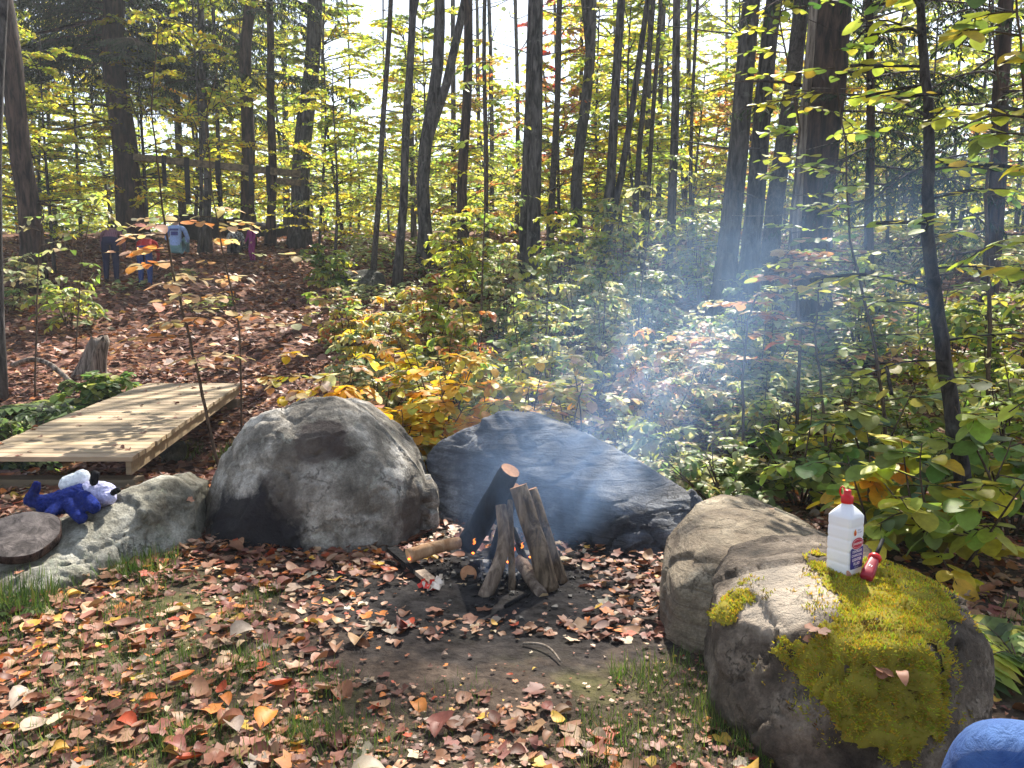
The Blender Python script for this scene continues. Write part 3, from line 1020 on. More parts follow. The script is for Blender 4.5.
    for px, py, d, sz in ((409, 559, D + .068, .007), (535, 564, D - .06, .006), (530, 557, D - .01, .006), (473, 553, D + .14, .007), (508, 562, D + .03, .007)):
        bm = bmesh.new()
        bmesh.ops.create_icosphere(bm, subdivisions=2, radius=sz)
        for v in bm.verts: v.co *= 1 + .5 * noise.noise(v.co * 150)
        for v in bm.verts: v.co.z *= .7
        em_ = bpy.data.meshes.new("ember"); bm.to_mesh(em_); bm.free(); em_.materials.append(me_)
        link("ember", em_, root, P(px, py, d) - FIRE)


campfire()


# ------------------------------------------------------------------ lighter fluid bottle and lighter
def text_mesh(body, size, mat, bold=.0, shear=0.0):
    cu = bpy.data.curves.new("lettering", 'FONT')
    cu.body = body; cu.size = size; cu.align_x = 'CENTER'; cu.align_y = 'CENTER'; cu.offset = bold; cu.shear = shear
    cu.resolution_u = 3
    o = bpy.data.objects.new("lettering", cu); COL.objects.link(o)
    dg = bpy.context.evaluated_depsgraph_get(); dg.update()
    me = bpy.data.meshes.new_from_object(o.evaluated_get(dg))
    bpy.data.objects.remove(o)
    me.materials.clear(); me.materials.append(mat)
    return me


def sq_ring(hw, hd, rc, z, k=5):
    """rounded rectangle ring"""
    out = []
    for cx, cy, a0 in ((hw - rc, hd - rc, 0), (-hw + rc, hd - rc, 90), (-hw + rc, -hd + rc, 180), (hw - rc, -hd + rc, 270)):
        for i in range(k + 1):
            a = R(a0 + 90 * i / k)
            out.append((cx + rc * math.cos(a), cy + rc * math.sin(a), z))
    return out


def loft(mb, rings, mat=0, cap0=True, cap1=True):
    n = len(rings[0]); vs = [p for r in rings for p in r]; fs = []
    for i in range(len(rings) - 1):
        for j in range(n):
            j2 = (j + 1) % n
            fs.append((i * n + j, i * n + j2, (i + 1) * n + j2, (i + 1) * n + j))
    if cap0: fs.append(tuple(reversed(range(n))))
    if cap1: fs.append(tuple((len(rings) - 1) * n + j for j in range(n)))
    mb.add(vs, fs, mat)


M_PLAST, nt, b, out = new_mat("white_plastic")
b.inputs["Base Color"].default_value = (.82, .82, .86, 1); b.inputs["Roughness"].default_value = .38
b.inputs["Subsurface Weight"].default_value = .25; b.inputs["Subsurface Radius"].default_value = (.02, .02, .025)
M_RED = plain("red_plastic", (.52, .006, .010), .38, .4)
M_REDD = plain("dark_red_plastic", (.26, .008, .022), .4, .4)
M_BLUE = plain("label_blue", (.02, .03, .20), .4)
M_LRED = plain("label_red", (.45, .02, .05), .4)
M_LWHITE = plain("label_white", (.82, .82, .82), .4)
M_ORANGE = plain("label_orange", (.75, .22, .03), .4)
M_BLACK = plain("black_plastic", (.008, .008, .008), .7, .2)


def bottle():
    q, nn = rock_surface(mossy, 846, 574)
    if q is None: q = P(843, 572, 2.5)
    q = q + Vector((0, .02, -.004))
    root = empty("bottle", q, "white ribbed plastic lighter fluid bottle with red cap and blue label", "bottle")
    root.rotation_euler = (0, 0, R(-55))
    S = q.y / 2.5
    mb = MB()
    H = .204 * S
    rings = []
    def hwz(z):
        w = .042 * S
        for rb in (.045, .085, .125, .165):
            w -= .0016 * math.exp(-((z / S - rb) / .004) ** 2)
        return w
    zs = [0, .003 * S, .012 * S] + [(.016 + .18 * i / 50) * S for i in range(51)]
    for i, z in enumerate(zs):
        w = hwz(z) - (.010 * S if i == 0 else .003 * S if i == 1 else 0)
        rings.append(sq_ring(w, w, .012 * S, z))
    for t in (.2, .4, .6, .8, 1.0):
        w = (.042 - .026 * t) * S; z = (.196 + .004 * t + .032 * t ** .85) * S
        rings.append(sq_ring(w, w, .012 * S + (.016 * S - .012 * S) * t * .99, z))
    rings.append(sq_ring(.0155 * S, .0155 * S, .0154 * S, .240 * S))
    loft(mb, rings)
    def part(mbx, name, mats, smooth=True):
        return link(name, mbx.mesh(name, mats, (0, 0, 0), smooth), root)
    body = part(mb, "body", M_PLAST)
    mb = MB()
    cr = [(.0185, .236), (.019, .238), (.019, .256), (.018, .258), (.0135, .262), (.012, .264), (.012, .276), (.0105, .279)]
    loft(mb, [[(r * S * (1 + (.03 if (j % 2 and .24 < z < .257) else 0)) * math.cos(R(j * 11.25)), r * S * (1 + (.03 if (j % 2 and .24 < z < .257) else 0)) * math.sin(R(j * 11.25)), z * S) for j in range(32)] for r, z in cr])
    cap = part(mb, "cap", M_RED)
    mb = MB()
    pts = [(-.012 * S - .014 * S * (1 - math.cos(R(a))) / 2 - .006 * S, .0, .252 * S + .026 * S * a / 180 + .006 * S * math.sin(R(a))) for a in range(0, 181, 20)]
    pts = [(-.019 * S, 0, .252 * S), (-.024 * S, 0, .258 * S), (-.027 * S, 0, .268 * S), (-.025 * S, 0, .279 * S), (-.018 * S, 0, .287 * S), (-.013 * S, 0, .284 * S), (-.0115 * S, 0, .277 * S)]
    mb.tube(pts, .0028 * S, 8)
    link("cap_strap", mb.mesh("cap_strap", M_RED), cap)
    # label on the +x... face turned to the right of the picture: local -y rotated
    lx = .0425 * S
    def face_xy(u, z, o=0.0): return (lx + o, u * S, z * S)
    mb = MB()
    def poly(pts, mat, o): mb.add([face_xy(u, z, o) for u, z in pts], [tuple(range(len(pts)))], mat)
    rr = []
    for cx, cz, a0 in ((.029, .092, 0), (-.029, .092, 90), (-.029, .035, 180), (.029, .035, 270)):
        for i in range(5):
            a = R(a0 + 22.5 * i); rr.append((cx + .006 * math.cos(a), cz + .006 * math.sin(a)))
    poly(rr, 0, .0006)
    el = lambda a, b: [(a * math.cos(R(t)), .112 + b * math.sin(R(t))) for t in range(0, 360, 12)]
    poly(el(.033, .020), 2, .0010); poly(el(.0315, .0185), 1, .0013); poly(el(.027, .014), 2, .0016); poly(el(.026, .0132), 1, .0019)
    # small flame emblem
    poly([(-.020, .140), (-.013, .138), (-.007, .143), (-.008, .151), (-.012, .156), (-.0125, .162), (-.018, .156), (-.022, .149)], 3, .0008)
    poly([(-.017, .141), (-.013, .140), (-.010, .144), (-.013, .150), (-.017, .146)], 1, .0011)
    lab = link("label", mb.mesh("label", [M_BLUE, M_LRED, M_LWHITE, M_ORANGE], (0, 0, 0), False), root)
    def words(t, size, u, z, mat, o=.0024, bold=0.0, shear=0):
        me = text_mesh(t, size * S, mat, bold * S, shear)
        rot = Matrix(((0, 0, 1), (1, 0, 0), (0, 1, 0))).to_4x4()
        me.transform(Matrix.Translation(face_xy(u, z, o)) @ rot)
        link("lettering", me, lab)
    words("KINGSFORD", .0088, 0, .112, M_LWHITE, .0024, .0002, .2)
    words("ODORLESS", .0110, 0, .086, M_LWHITE, .0012, .0002)
    words("CHARCOAL", .0110, 0, .073, M_LWHITE, .0012, .0002)
    words("LIGHTER", .0130, 0, .059, M_LWHITE, .0012, .0003)
    words("FLUID", .0130, 0, .045, M_LWHITE, .0012, .0003)
    words("64 FL OZ", .0055, 0, .034, M_LWHITE, .0012)
    words("EASY", .0062, .008, .155, M_BLUE, .0008)
    words("TO LIGHT", .0062, .010, .147, M_BLUE, .0008)


bottle()


def lighter():
    a, na = rock_surface(mossy, 864, 588)
    b_, nb = rock_surface(mossy, 872, 566)
    if a is None or b_ is None: a, b_ = P(864, 588, 2.4), P(872, 566, 2.5)
    n = (na + nb).normalized()
    c = (a + b_) / 2 + n * .030
    ax = (b_ - a).normalized()
    ax = (ax + Vector((.16, -.05, .42))).normalized()
    n = (n - ax * n.dot(ax)).normalized(); s = ax.cross(n)
    L = .095
    root = empty("lighter", c, "red utility lighter with black nozzle lying on the moss by the bottle", "lighter")
    M = Matrix((s, n, ax)).transposed()
    def xf(pts): return [M @ Vector(p) for p in pts]
    mb = MB()
    prof = [(-L / 2, .017, .011), (-L / 2 + .004, .0205, .0145), (-L * .2, .0215, .015), (L * .15, .019, .0145), (L * .42, .0165, .0135), (L / 2, .015, .012)]
    loft(mb, [xf(sq_ring(w, h, h * .8, z)) for z, w, h in prof])
    link("grip", mb.mesh("grip", M_REDD), root)
    mb = MB()
    loft(mb, [xf([(r * math.cos(R(t)), r * .85 * math.sin(R(t)), z) for t in range(0, 360, 18)]) for z, r in ((L / 2 - .002, .015), (L / 2 + .001, .021), (L / 2 + .012, .0215), (L / 2 + .018, .018), (L / 2 + .020, .009))])
    link("collar", mb.mesh("collar", M_RED), root)
    mb = MB()
    mb.tube(xf([(0, 0, L / 2 + .018), (0, .002, L / 2 + .05), (0, .004, L / 2 + .10)]), [.0075, .007, .0065], 12)
    link("nozzle", mb.mesh("nozzle", M_BLACK), root)
    mb = MB()
    for pts in ([(-.006, .006), (-.001, .007), (-.002, .002), (-.0005, -.002), (-.006, -.004), (-.004, .001)], [(.001, .005), (.006, .003), (.004, -.004), (.0015, -.003), (.003, .001)]):
        mb.add(xf([(x, .0153, z) for x, z in pts]), [tuple(range(len(pts)))])
    link("emblem", mb.mesh("emblem", M_LWHITE, (0, 0, 0), False), root)


lighter()


# ------------------------------------------------------------------ wood slice and plush toy on the low rock
def slice_and_toy():
    c, nn = rock_surface(low, 22, 560)
    ctr = P(22, 533, 3.62)
    n = Vector((.15, -.36, .85)).normalized()
    u = n.orthogonal().normalized(); s = n.cross(u)
    mb = MB()
    ang = [i * 2 * math.pi / 40 for i in range(40)]
    def ring(r, h, wob=1): return [ctr + (u * math.cos(a) + s * math.sin(a)) * r * (1 + .03 * wob * math.sin(3 * a + 1) + .015 * math.sin(7 * a)) + n * h for a in ang]
    loft(mb, [ring(.150, -.055), ring(.162, -.045), ring(.165, -.006), ring(.160, 0)], 0, True, False)
    b0 = len(mb.v) - 40
    mb.add(ring(.160, 0) + ring(.11, .004) + ring(.05, .003), [(i, (i + 1) % 40, 40 + (i + 1) % 40, 40 + i) for i in range(40)] + [(40 + i, 40 + (i + 1) % 40, 80 + (i + 1) % 40, 80 + i) for i in range(40)] + [tuple(80 + i for i in range(40))], 1)
    M_SLB = bark_mat("slice_bark", (.018, .010, .008), (.08, .045, .035), 30, .3)
    M_SLT = bark_mat("slice_top", (.05, .042, .040), (.17, .145, .135), 14, 1, .5)
    tag(mb.build("wood_slice", [M_SLB, M_SLT], None, ctr), "round dark slice of tree trunk leaning on the low rock", "wood slice")
    # plush toy, lying on its side
    mk = plain("knitted_blue", (.014, .026, .15), .95, .05, 70, .5, 1.0)
    mn = plain("knitted_navy", (.012, .018, .11), .95, .05, 70, .5, 1.0)
    mw = plain("plush_lilac", (.50, .50, .72), .95, .05, 60, .3, 1.0)
    mwh = plain("plush_white", (.76, .80, .84), .95, .05, 60, .25, 1.0)
    mbk = plain("plush_black", (.012, .012, .014), .95, .1, 90, .2, .5)
    o, on = rock_surface(low, 68, 520)
    base = P(66, 512, 3.86)
    root = empty("plush_toy", base, "knitted blue plush toy with white head and black ears lying on the low rock", "plush toy")

    def blob(name, balls, mat, parent, voxel=.0055, orig=None):
        bm = bmesh.new()
        for (p0, p1, r0, r1) in balls:
            p0, p1 = Vector(p0), Vector(p1)
            k = max(2, int((p1 - p0).length / (min(r0, r1) * .4)) + 1)
            for i in range(k):
                t = i / (k - 1)
                bmesh.ops.create_uvsphere(bm, u_segments=14, v_segments=8, radius=r0 + (r1 - r0) * t, matrix=Matrix.Translation(p0.lerp(p1, t)))
        me = bpy.data.meshes.new("tmp"); bm.to_mesh(me); bm.free()
        ob = bpy.data.objects.new("tmp", me); COL.objects.link(ob)
        r = ob.modifiers.new("r", 'REMESH'); r.mode = 'VOXEL'; r.voxel_size = voxel
        sm = ob.modifiers.new("s", 'SMOOTH'); sm.factor = .5; sm.iterations = 2
        dg = bpy.context.evaluated_depsgraph_get(); dg.update()
        m2 = bpy.data.meshes.new_from_object(ob.evaluated_get(dg)); bpy.data.objects.remove(ob)
        m2.materials.clear(); m2.materials.append(mat); m2.name = name
        for v in m2.vertices:
            v.co += v.normal * (.004 * noise.noise(v.co * 38) + .0035 * noise.noise(v.co * 95) + .004 * noise.noise(v.co * 14))
        m2.polygons.foreach_set("use_smooth", np.ones(len(m2.polygons), bool))
        return link(name, m2, parent)
    def W(px, py, d): return P(px, py, d) - base
    body = blob("body", [(W(48, 505, 3.9), W(82, 498, 3.95), .055, .075), (W(48, 504, 3.9), W(30, 500, 3.88), .04, .030), (W(30, 500, 3.88), W(36, 487, 3.86), .030, .022),
                         (W(70, 505, 3.86), W(81, 518, 3.76), .036, .030), (W(84, 498, 3.88), W(94, 507, 3.80), .038, .032), (W(58, 508, 3.86), W(50, 514, 3.80), .034, .026)], mk, root)
    blob("foot", [(W(36, 488, 3.86), W(36, 485, 3.855), .024, .020)], mn, root)
    head = blob("head", [(W(92, 494, 3.97), W(103, 494, 3.98), .072, .066), (W(105, 497, 3.95), W(110, 498, 3.94), .04, .034)], mw, root)
    blob("back_tuft", [(W(70, 484, 4.02), W(82, 477, 4.04), .05, .04)], mwh, root)
    blob("ear", [(W(94, 482, 3.93), W(95, 474, 3.92), .022, .018)], mbk, head, .006)
    blob("ear", [(W(113, 493, 3.93), W(118, 490, 3.92), .016, .014)], mbk, head, .006)


slice_and_toy()


# ------------------------------------------------------------------ plants
YEL = [((.76, .70, .07), 3), ((.64, .64, .08), 3), ((.46, .54, .08), 2), ((.78, .52, .06), .8)]
YGR = [((.46, .55, .09), 4), ((.60, .62, .09), 3), ((.28, .40, .08), 3), ((.66, .60, .08), 1.5), ((.15, .24, .06), 1.5)]
GRN = [((.15, .25, .07), 4), ((.24, .34, .09), 3), ((.09, .15, .05), 2), ((.38, .42, .10), 1.5)]
PAL = [((.40, .46, .22), 3), ((.54, .54, .30), 3), ((.24, .33, .13), 3), ((.62, .56, .22), 2)]
GLD = [((.86, .54, .04), 4), ((.78, .38, .04), 2), ((.78, .66, .08), 2), ((.46, .46, .08), 1)]
ORA = [((.62, .30, .12), 3), ((.60, .38, .18), 3), ((.55, .18, .05), 2), ((.55, .46, .16), 2)]
PNK = [((.76, .50, .34), 4), ((.78, .62, .32), 3), ((.70, .32, .10), 2), ((.78, .72, .50), 2)]
DRK = [((.035, .065, .03), 4), ((.06, .10, .04), 3), ((.10, .14, .05), 1)]
HEM = [((.018, .040, .020), 4), ((.035, .065, .028), 3), ((.055, .085, .03), 1)]


def plant(rr, stems, nb, nl, ls, pal, blen, z0=.15, z1=1.0, rise=.25, droop=.25, nbcol=True, sub=0, flat=.35, stem_r=.01, spread=.0):
    """stems: list of polylines (root at origin). returns (MB of wood, Leaves)"""
    wood, lv = MB(), Leaves()
    for st in stems:
        st = [Vector(p) for p in st]
        k = len(st)
        L = sum((st[i + 1] - st[i]).length for i in range(k - 1))
        wood.tube(st, [stem_r * (1 - .75 * i / (k - 1)) for i in range(k)], 6, 0, True)
        for b in range(nb):
            t = z0 + (z1 - z0) * (b + rr.random()) / nb
            t = min(t, .999)
            i = int(t * (k - 1)); p = st[i].lerp(st[i + 1], t * (k - 1) - i)
            az = rr.random() * 6.28
            bl = blen * rr.uniform(.5, 1.15) * (1.15 - .55 * t)
            d = Vector((math.cos(az), math.sin(az), rise * rr.uniform(.3, 1.6)))
            pts = [p]
            m = 5
            for j in range(1, m + 1):
                d = (d + Vector((rr.uniform(-.22, .22), rr.uniform(-.22, .22), -droop * j / m * .7))).normalized()
                pts.append(pts[-1] + d * bl / m)
            wood.tube(pts, [min(stem_r * .38, .0085 if stem_r < .06 else 1) * (1 - .8 * j / m) + .0008 for j in range(m + 1)], 4, 0, False)
            bc = pick(pal, rr) if nbcol else None
            twigs = [pts]
            for s_ in range(sub):
                j = rr.randrange(1, m)
                sdv = (pts[j + 1] - pts[j]).normalized()
                sdv = (Matrix.Rotation(rr.choice((-1, 1)) * rr.uniform(.6, 1.1), 3, 'Z') @ sdv)
                q = [pts[j] + sdv * bl * .45 * e / 3 + Vector((0, 0, -.02 * e * e * droop)) for e in range(4)]
                wood.tube(q, [stem_r * .2 + .0006] * 4, 3, 0, False)
                twigs.append(q)
            for tw in twigs:
                nn = max(2, int(nl * (1 if tw is pts else .55)))
                for e in range(nn):
                    u = .18 + .82 * (e + .5 * rr.random()) / nn
                    i2 = min(int(u * (len(tw) - 1)), len(tw) - 2)
                    q = tw[i2].lerp(tw[i2 + 1], u * (len(tw) - 1) - i2)
                    dv = (tw[i2 + 1] - tw[i2]).normalized()
                    side = 1 if e % 2 else -1
                    x = Matrix.Rotation(side * rr.uniform(.5, 1.2), 3, 'Z') @ dv
                    x.z += rr.uniform(-.5, .15)
                    c = pick(pal, rr)
                    if bc and rr.random() < .6: c = tuple(v * rr.uniform(.8, 1.15) for v in bc)
                    lv.add(q, x, (rr.uniform(-flat, flat), rr.uniform(-flat, flat), 1), ls * rr.uniform(.6, 1.2), c)
    return wood, lv


def curve_stem(rr, h, lean=(0, 0), wob=.06, n=8):
    pts = []
    a, b = rr.random() * 6, rr.random() * 6
    for i in range(n + 1):
        t = i / n
        pts.append(Vector((lean[0] * t + wob * h * math.sin(a + t * 4) * t, lean[1] * t + wob * h * math.sin(b + t * 3.3) * t, h * t)))
    pts = [p - pts[0] for p in pts]
    return pts


def place_plant(name, loc, wl, label, cat, wood_mat=None, tmpl=None, mat=None, group=None, stem_name="stem", leaf_name="foliage"):
    wood, lv = wl
    root = empty(name, loc, label, cat, group)
    link(stem_name, wood.mesh(stem_name, wood_mat or M_TWIG), root)
    link(leaf_name, lv.mesh(leaf_name, mat or M_LEAF, tmpl or T_NEAR), root)
    return root


RS = random.Random(77)


def bush(px, D, label, pal, h, n=6, nb=7, nl=8, ls=.07, blen=.5, tmpl=None, spread=.35, name="shrub", cat="shrub", sub=1, **kw):
    stems = []
    for i in range(n):
        a = RS.random() * 6.28
        sp = spread * RS.uniform(.3, 1.2)
        hh = h * RS.uniform(.6, 1.1)
        st = curve_stem(RS, hh, (math.cos(a) * sp, math.sin(a) * sp))
        o = Vector((math.cos(a), math.sin(a), 0)) * .1 * RS.random()
        stems.append([p + o for p in st])
    wl = plant(RS, stems, nb, nl + 1, ls * 1.14, pal, blen, sub=sub, stem_r=.008 + .003 * h, **kw)
    return place_plant(name, G(px, D, -.02), wl, label, cat, tmpl=tmpl)


# golden shrubs right behind the boulders
bush(395, 5.6, "golden orange shrub rising between the two big boulders", GLD, .92, 8, 8, 8, .09, .45, T_ROUND)
bush(345, 6.0, "golden shrub with pale tips just behind the large grey boulder", GLD + PNK, 1.0, 7, 8, 8, .085, .48, T_ROUND)
bush(445, 6.2, "bushy golden yellow shrub above the dark boulder's left end", GLD + YEL, 1.2, 8, 8, 8, .085, .5, T_ROUND)
bush(520, 6.4, "dull yellow leaved shrub above the peak of the dark boulder", GLD + YEL, 1.15, 7, 8, 8, .085, .5, T_ROUND)
bush(575, 6.9, "broad shrub with yellow ochre leaves over the dark boulder's middle", YEL + PNK, 1.35, 6, 8, 8, .09, .55, T_ROUND)
bush(640, 6.6, "low pale green shrub over the sloping end of the dark boulder", PAL, .8, 7, 7, 8, .07, .45)
bush(700, 5.8, "low pale and green bush behind the right end of the dark boulder", PAL + YGR, .6, 7, 6, 8, .075, .40)
bush(380, 8.4, "whitish green shrub beside the slope's dark rock", PAL + PNK, 1.1, 6, 8, 9, .08, .5)
bush(455, 8.8, "mixed green and rust shrub halfway up behind the golden shrubs", YGR + ORA, 1.2, 7, 8, 9, .085, .55)
bush(530, 9.0, "tall sprawling pale shrub in the middle of the thicket", PAL + YGR, 1.4, 7, 9, 9, .08, .6)
bush(600, 9.4, "pale leaved thicket shrub left of the broken birch stump", PAL, 1.35, 7, 9, 9, .08, .6)
bush(690, 9.0, "smoke veiled pale shrub right of the broken birch stump", PAL + PNK, 1.0, 7, 8, 9, .08, .6)
bush(430, 11.5, "low brownish shrub at the foot of the slim dark tree", ORA + YGR, 1.1, 7, 8, 9, .10, .6)
bush(500, 12.5, "pale green shrub under the double trunk tree", PAL, 1.6, 7, 9, 9, .10, .7)
bush(580, 12.8, "silvery green shrub between the double trunk and the leaning trunk", PAL, 1.4, 7, 9, 9, .10, .7)
bush(650, 12.5, "green low shrub between two slim trunks", PAL + GRN, 1.1, 7, 8, 9, .10, .7)
bush(345, 12.0, "scrubby shrub with few leaves below the dark grey trunk", YGR + ORA, .9, 6, 7, 7, .10, .6)
bush(770, 7.6, "bush sunk in blue smoke behind the tan boulder", PAL + YGR, .95, 8, 7, 9, .08, .5)
bush(840, 7.0, "tangle of pale and green leaves above the fluid bottle", PAL + YGR, 1.1, 8, 8, 9, .08, .55)
bush(930, 6.6, "yellow green bush behind the crooked sapling trunk", YGR + PAL, 1.2, 8, 8, 9, .085, .55)
bush(1010, 6.2, "dense green bush at the right edge of the clearing", PAL + YGR, 1.2, 8, 8, 9, .08, .55)
bush(800, 5.0, "small shrub with rounded green leaves right of the dark boulder", GRN + YGR, .62, 6, 6, 7, .085, .38, T_ROUND)
bush(735, 4.9, "ferny low shrub between the dark boulder and the tan boulder", GRN + PAL, .45, 7, 6, 8, .06, .35)
bush(885, 4.1, "large leaved yellow green shrub right behind the fluid bottle", YGR + GLD, .55, 5, 5, 5, .115, .32, T_ROUND)
bush(950, 3.8, "large leaved yellow shrub around the crooked sapling's foot", YEL + YGR, .70, 5, 5, 5, .115, .36, T_ROUND)
bush(1015, 4.3, "green shrub with broad leaves beside the crooked sapling", GRN + YGR, .85, 5, 6, 6, .11, .42, T_ROUND)
bush(870, 5.2, "blue green large leaved shrub above the bottle's red cap", [((.14, .25, .16), 2), ((.26, .36, .20), 2), ((.50, .52, .16), 3)], .80, 5, 5, 5, .12, .36, T_ROUND)
bush(20, 8.0, "dark leafy bush left of the footbridge", GRN + DRK, .75, 8, 7, 8, .085, .45)
bush(110, 9.3, "low green plant between the footbridge and the grey stump", GRN, .45, 7, 6, 7, .10, .35, T_ROUND)
bush(70, 13.5, "thin pale leaved shrub on the slope left of the purple shirt", PAL + YGR, .9, 5, 7, 7, .11, .6)
bush(10, 14.5, "pale bush at the foot of the dark brown trunk on the left", PAL, 1.1, 6, 7, 8, .11, .7)
bush(330, 16.5, "small mixed shrub right of the dark grey trunk", YGR + GRN, 1.0, 6, 7, 8, .12, .6)


bush(470, 15.5, "bright yellow shrub at the foot of the slim dark tree", YEL + YGR, 1.9, 7, 9, 9, .12, .8)
bush(560, 15.0, "yellow green shrub right of the double trunk's foot", YGR + YEL, 1.8, 7, 9, 9, .12, .8)
bush(615, 15.5, "sunlit yellow shrub at the foot of the leaning slim trunk", YEL + PAL, 1.9, 7, 9, 9, .12, .8)
bush(700, 14.5, "yellow green shrub left of the leaning group's foot", YGR + PAL, 1.7, 7, 9, 9, .12, .8)
bush(860, 11.0, "pale yellow shrub right of the massive shaggy trunk", PAL + YGR, 1.7, 8, 9, 9, .11, .8)
bush(940, 9.5, "loose yellow green shrub behind the crooked trunk's middle", YGR + YEL, 1.7, 7, 9, 9, .10, .75)
bush(760, 9.6, "tall pale shrub before the leaning group of trees", PAL + YGR, 1.6, 7, 9, 9, .095, .7)
bush(660, 8.0, "cream and green shrub in the smoke above the dark boulder's tail", PAL + PNK, 1.15, 7, 8, 9, .085, .5)
bush(490, 7.6, "yellow shrub in the middle of the thicket above the golden ones", YEL + PAL, 1.25, 7, 8, 9, .085, .55, T_ROUND)
bush(560, 8.0, "pale yellow shrub beside the ochre leaved shrub", PAL + YEL, 1.3, 7, 8, 9, .085, .55)
bush(365, 10.2, "pale green and gold shrub on the slope above the large grey boulder", PAL + GLD, 1.2, 7, 8, 9, .09, .55)
bush(1000, 8.2, "tall green and yellow shrub at the far right", YGR + GRN, 1.7, 7, 9, 9, .10, .7)


# ferns
def fern(px, D, label, n=9, L=.5, pal=GRN):
    lv, wood = Leaves(), MB()
    for i in range(n):
        az = i / n * 6.28 + RS.uniform(-.3, .3)
        d = Vector((math.cos(az), math.sin(az), 1.1)); p = Vector((0, 0, 0)); pts = [p.copy()]
        m = 14; ll = L * RS.uniform(.75, 1.15)
        for j in range(m):
            d = (d + Vector((0, 0, -.16))).normalized() if j else d.normalized()
            p = p + d * ll / m; pts.append(p.copy())
            w = math.sin((j + 1.5) / (m + 1.5) * math.pi) ** .8
            sv = Vector((-math.sin(az), math.cos(az), 0))
            for s_ in (-1, 1):
                lv.add(p, sv * s_ + d * .35, (d.cross(sv) * 1 + Vector((RS.uniform(-.2, .2), 0, .3))), ll * .34 * w * RS.uniform(.85, 1.1) + .01, pick(pal, RS))
        wood.tube(pts, [.004 * (1 - .8 * k / m) for k in range(m + 1)], 4, 0, False)
    return place_plant("fern", G(px, D, -.01), (wood, lv), label, "fern", tmpl=[([(0, .1, 0), (0, -.1, 0), (.5, -.16, .03), (1, 0, -.1), (.5, .16, .03)], [(0, 1, 2, 3, 4)])], leaf_name="frond")


fern(8, 8.3, "dark green fern nearest the footbridge's left side", 15, .95, DRK + GRN)
fern(52, 9.0, "dark fern behind the left corner of the footbridge", 13, .85, DRK + GRN)
fern(395, 11.2, "fern at the foot of the slope's dark rock", 9, .6, GRN)
fern(345, 13.0, "drooping fern higher up the slope near the dark rock", 9, .6, GRN + YGR)
fern(1018, 2.75, "bright green fern at the right foot of the mossy boulder", 11, .40, GRN + YGR)
fern(790, 6.0, "pale fern in the smoke above the tan boulder", 10, .6, PAL)
fern(690, 6.9, "pale green fern below the leaning slim trunks", 10, .55, PAL)
fern(12, 3.2, "small fern in front of the low rock", 7, .16, GRN)
fern(465, 7.6, "fern hidden in the golden shrubs", 9, .5, PAL + GRN)


# tall saplings --------------------------------------------------------------
def sapling(label, path, r0, nb, nl, ls, pal, blen, z0, tmpl=T_NEAR, wm=None, rise=.3, droop=.35, sub=1, name="sapling", flat=.35, z1=1.0):
    base = Vector(path[0])
    st = [Vector(p) - base for p in path]
    # resample
    pts = []
    for i in range(len(st) - 1):
        for j in range(5):
            t = j / 5
            pts.append(st[i].lerp(st[i + 1], t) + Vector((RS.uniform(-1, 1), RS.uniform(-1, 1), 0)) * .006)
    pts.append(st[-1]); pts[0] = Vector((0, 0, -.05))
    wl = plant(RS, [pts], nb, nl, ls, pal, blen, z0=z0, rise=rise, droop=droop, sub=sub, stem_r=r0, flat=flat, z1=z1)
    return place_plant(name, base, wl, label, name, wood_mat=wm, tmpl=tmpl, stem_name="trunk")


q = G(222, 6.1)
sapling("slim young beech with pale pink and yellow leaves before the footbridge", [q, P(206, 410, 6.1), P(190, 340, 6.1), P(172, 270, 6.1), P(160, 190, 6.1), P(152, 110, 6.1), P(158, 20, 6.1)], .015, 18, 6, .105, PNK, .62, .26, T_ROUND, M_TWIG, .05, .1, z1=.62)
q = G(243, 7.6)
sapling("second thin beech with orange pink leaves behind the pale one", [q, P(240, 330, 7.6), P(225, 260, 7.6), P(213, 200, 7.6), P(205, 120, 7.6), P(225, 40, 7.6)], .012, 13, 6, .115, PNK, .80, .20, T_ROUND, M_TWIG, .05, .1, z1=.60)
q = G(968, 4.3)
sapling("crooked dark sapling trunk crossing the right side of the scene", [q, P(966, 500, 4.3), P(952, 410, 4.3), P(938, 320, 4.3), P(927, 230, 4.3), P(930, 130, 4.3), P(922, 40, 4.3), P(918, -80, 4.3), P(925, -300, 4.3)], .052, 24, 7, .095, YGR + YEL, .75, .28, T_ROUND, M_BARKD, .2, .15)
q = G(1035, 3.6)
sapling("leafy sapling with big yellow green leaves at the right edge", [q, P(1040, 420, 3.6), P(1035, 300, 3.6), P(1030, 180, 3.6), P(1020, 40, 3.6), P(1010, -80, 3.6)], .014, 20, 6, .11, YGR + YEL, .55, .18, T_ROUND, None, .25, .25)
q = G(880, 5.2)
sapling("slender sapling with layered green leaves left of the crooked trunk", [q, P(885, 420, 5.2), P(872, 330, 5.2), P(850, 240, 5.2), P(845, 140, 5.2), P(830, 40, 5.2)], .014, 22, 8, .085, YGR, .75, .2, T_ROUND, None, .15, .1)
q = G(745, 6.6)
sapling("arching sapling with orange pink leaves in the smoke", [q, P(742, 380, 6.6), P(748, 320, 6.6), P(765, 275, 6.5), P(790, 250, 6.4)], .014, 18, 9, .11, ORA, .75, .32, T_ROUND, None, .10, .08)
q = G(830, 6.0)
sapling("sapling with cream and orange leaves behind the orange one", [q, P(822, 400, 6.0), P(815, 330, 6.0), P(820, 280, 6.0), P(830, 230, 6.0)], .013, 16, 9, .10, ORA + YGR, .75, .30, T_ROUND, None, .12, .1)
q = G(795, 7.5)
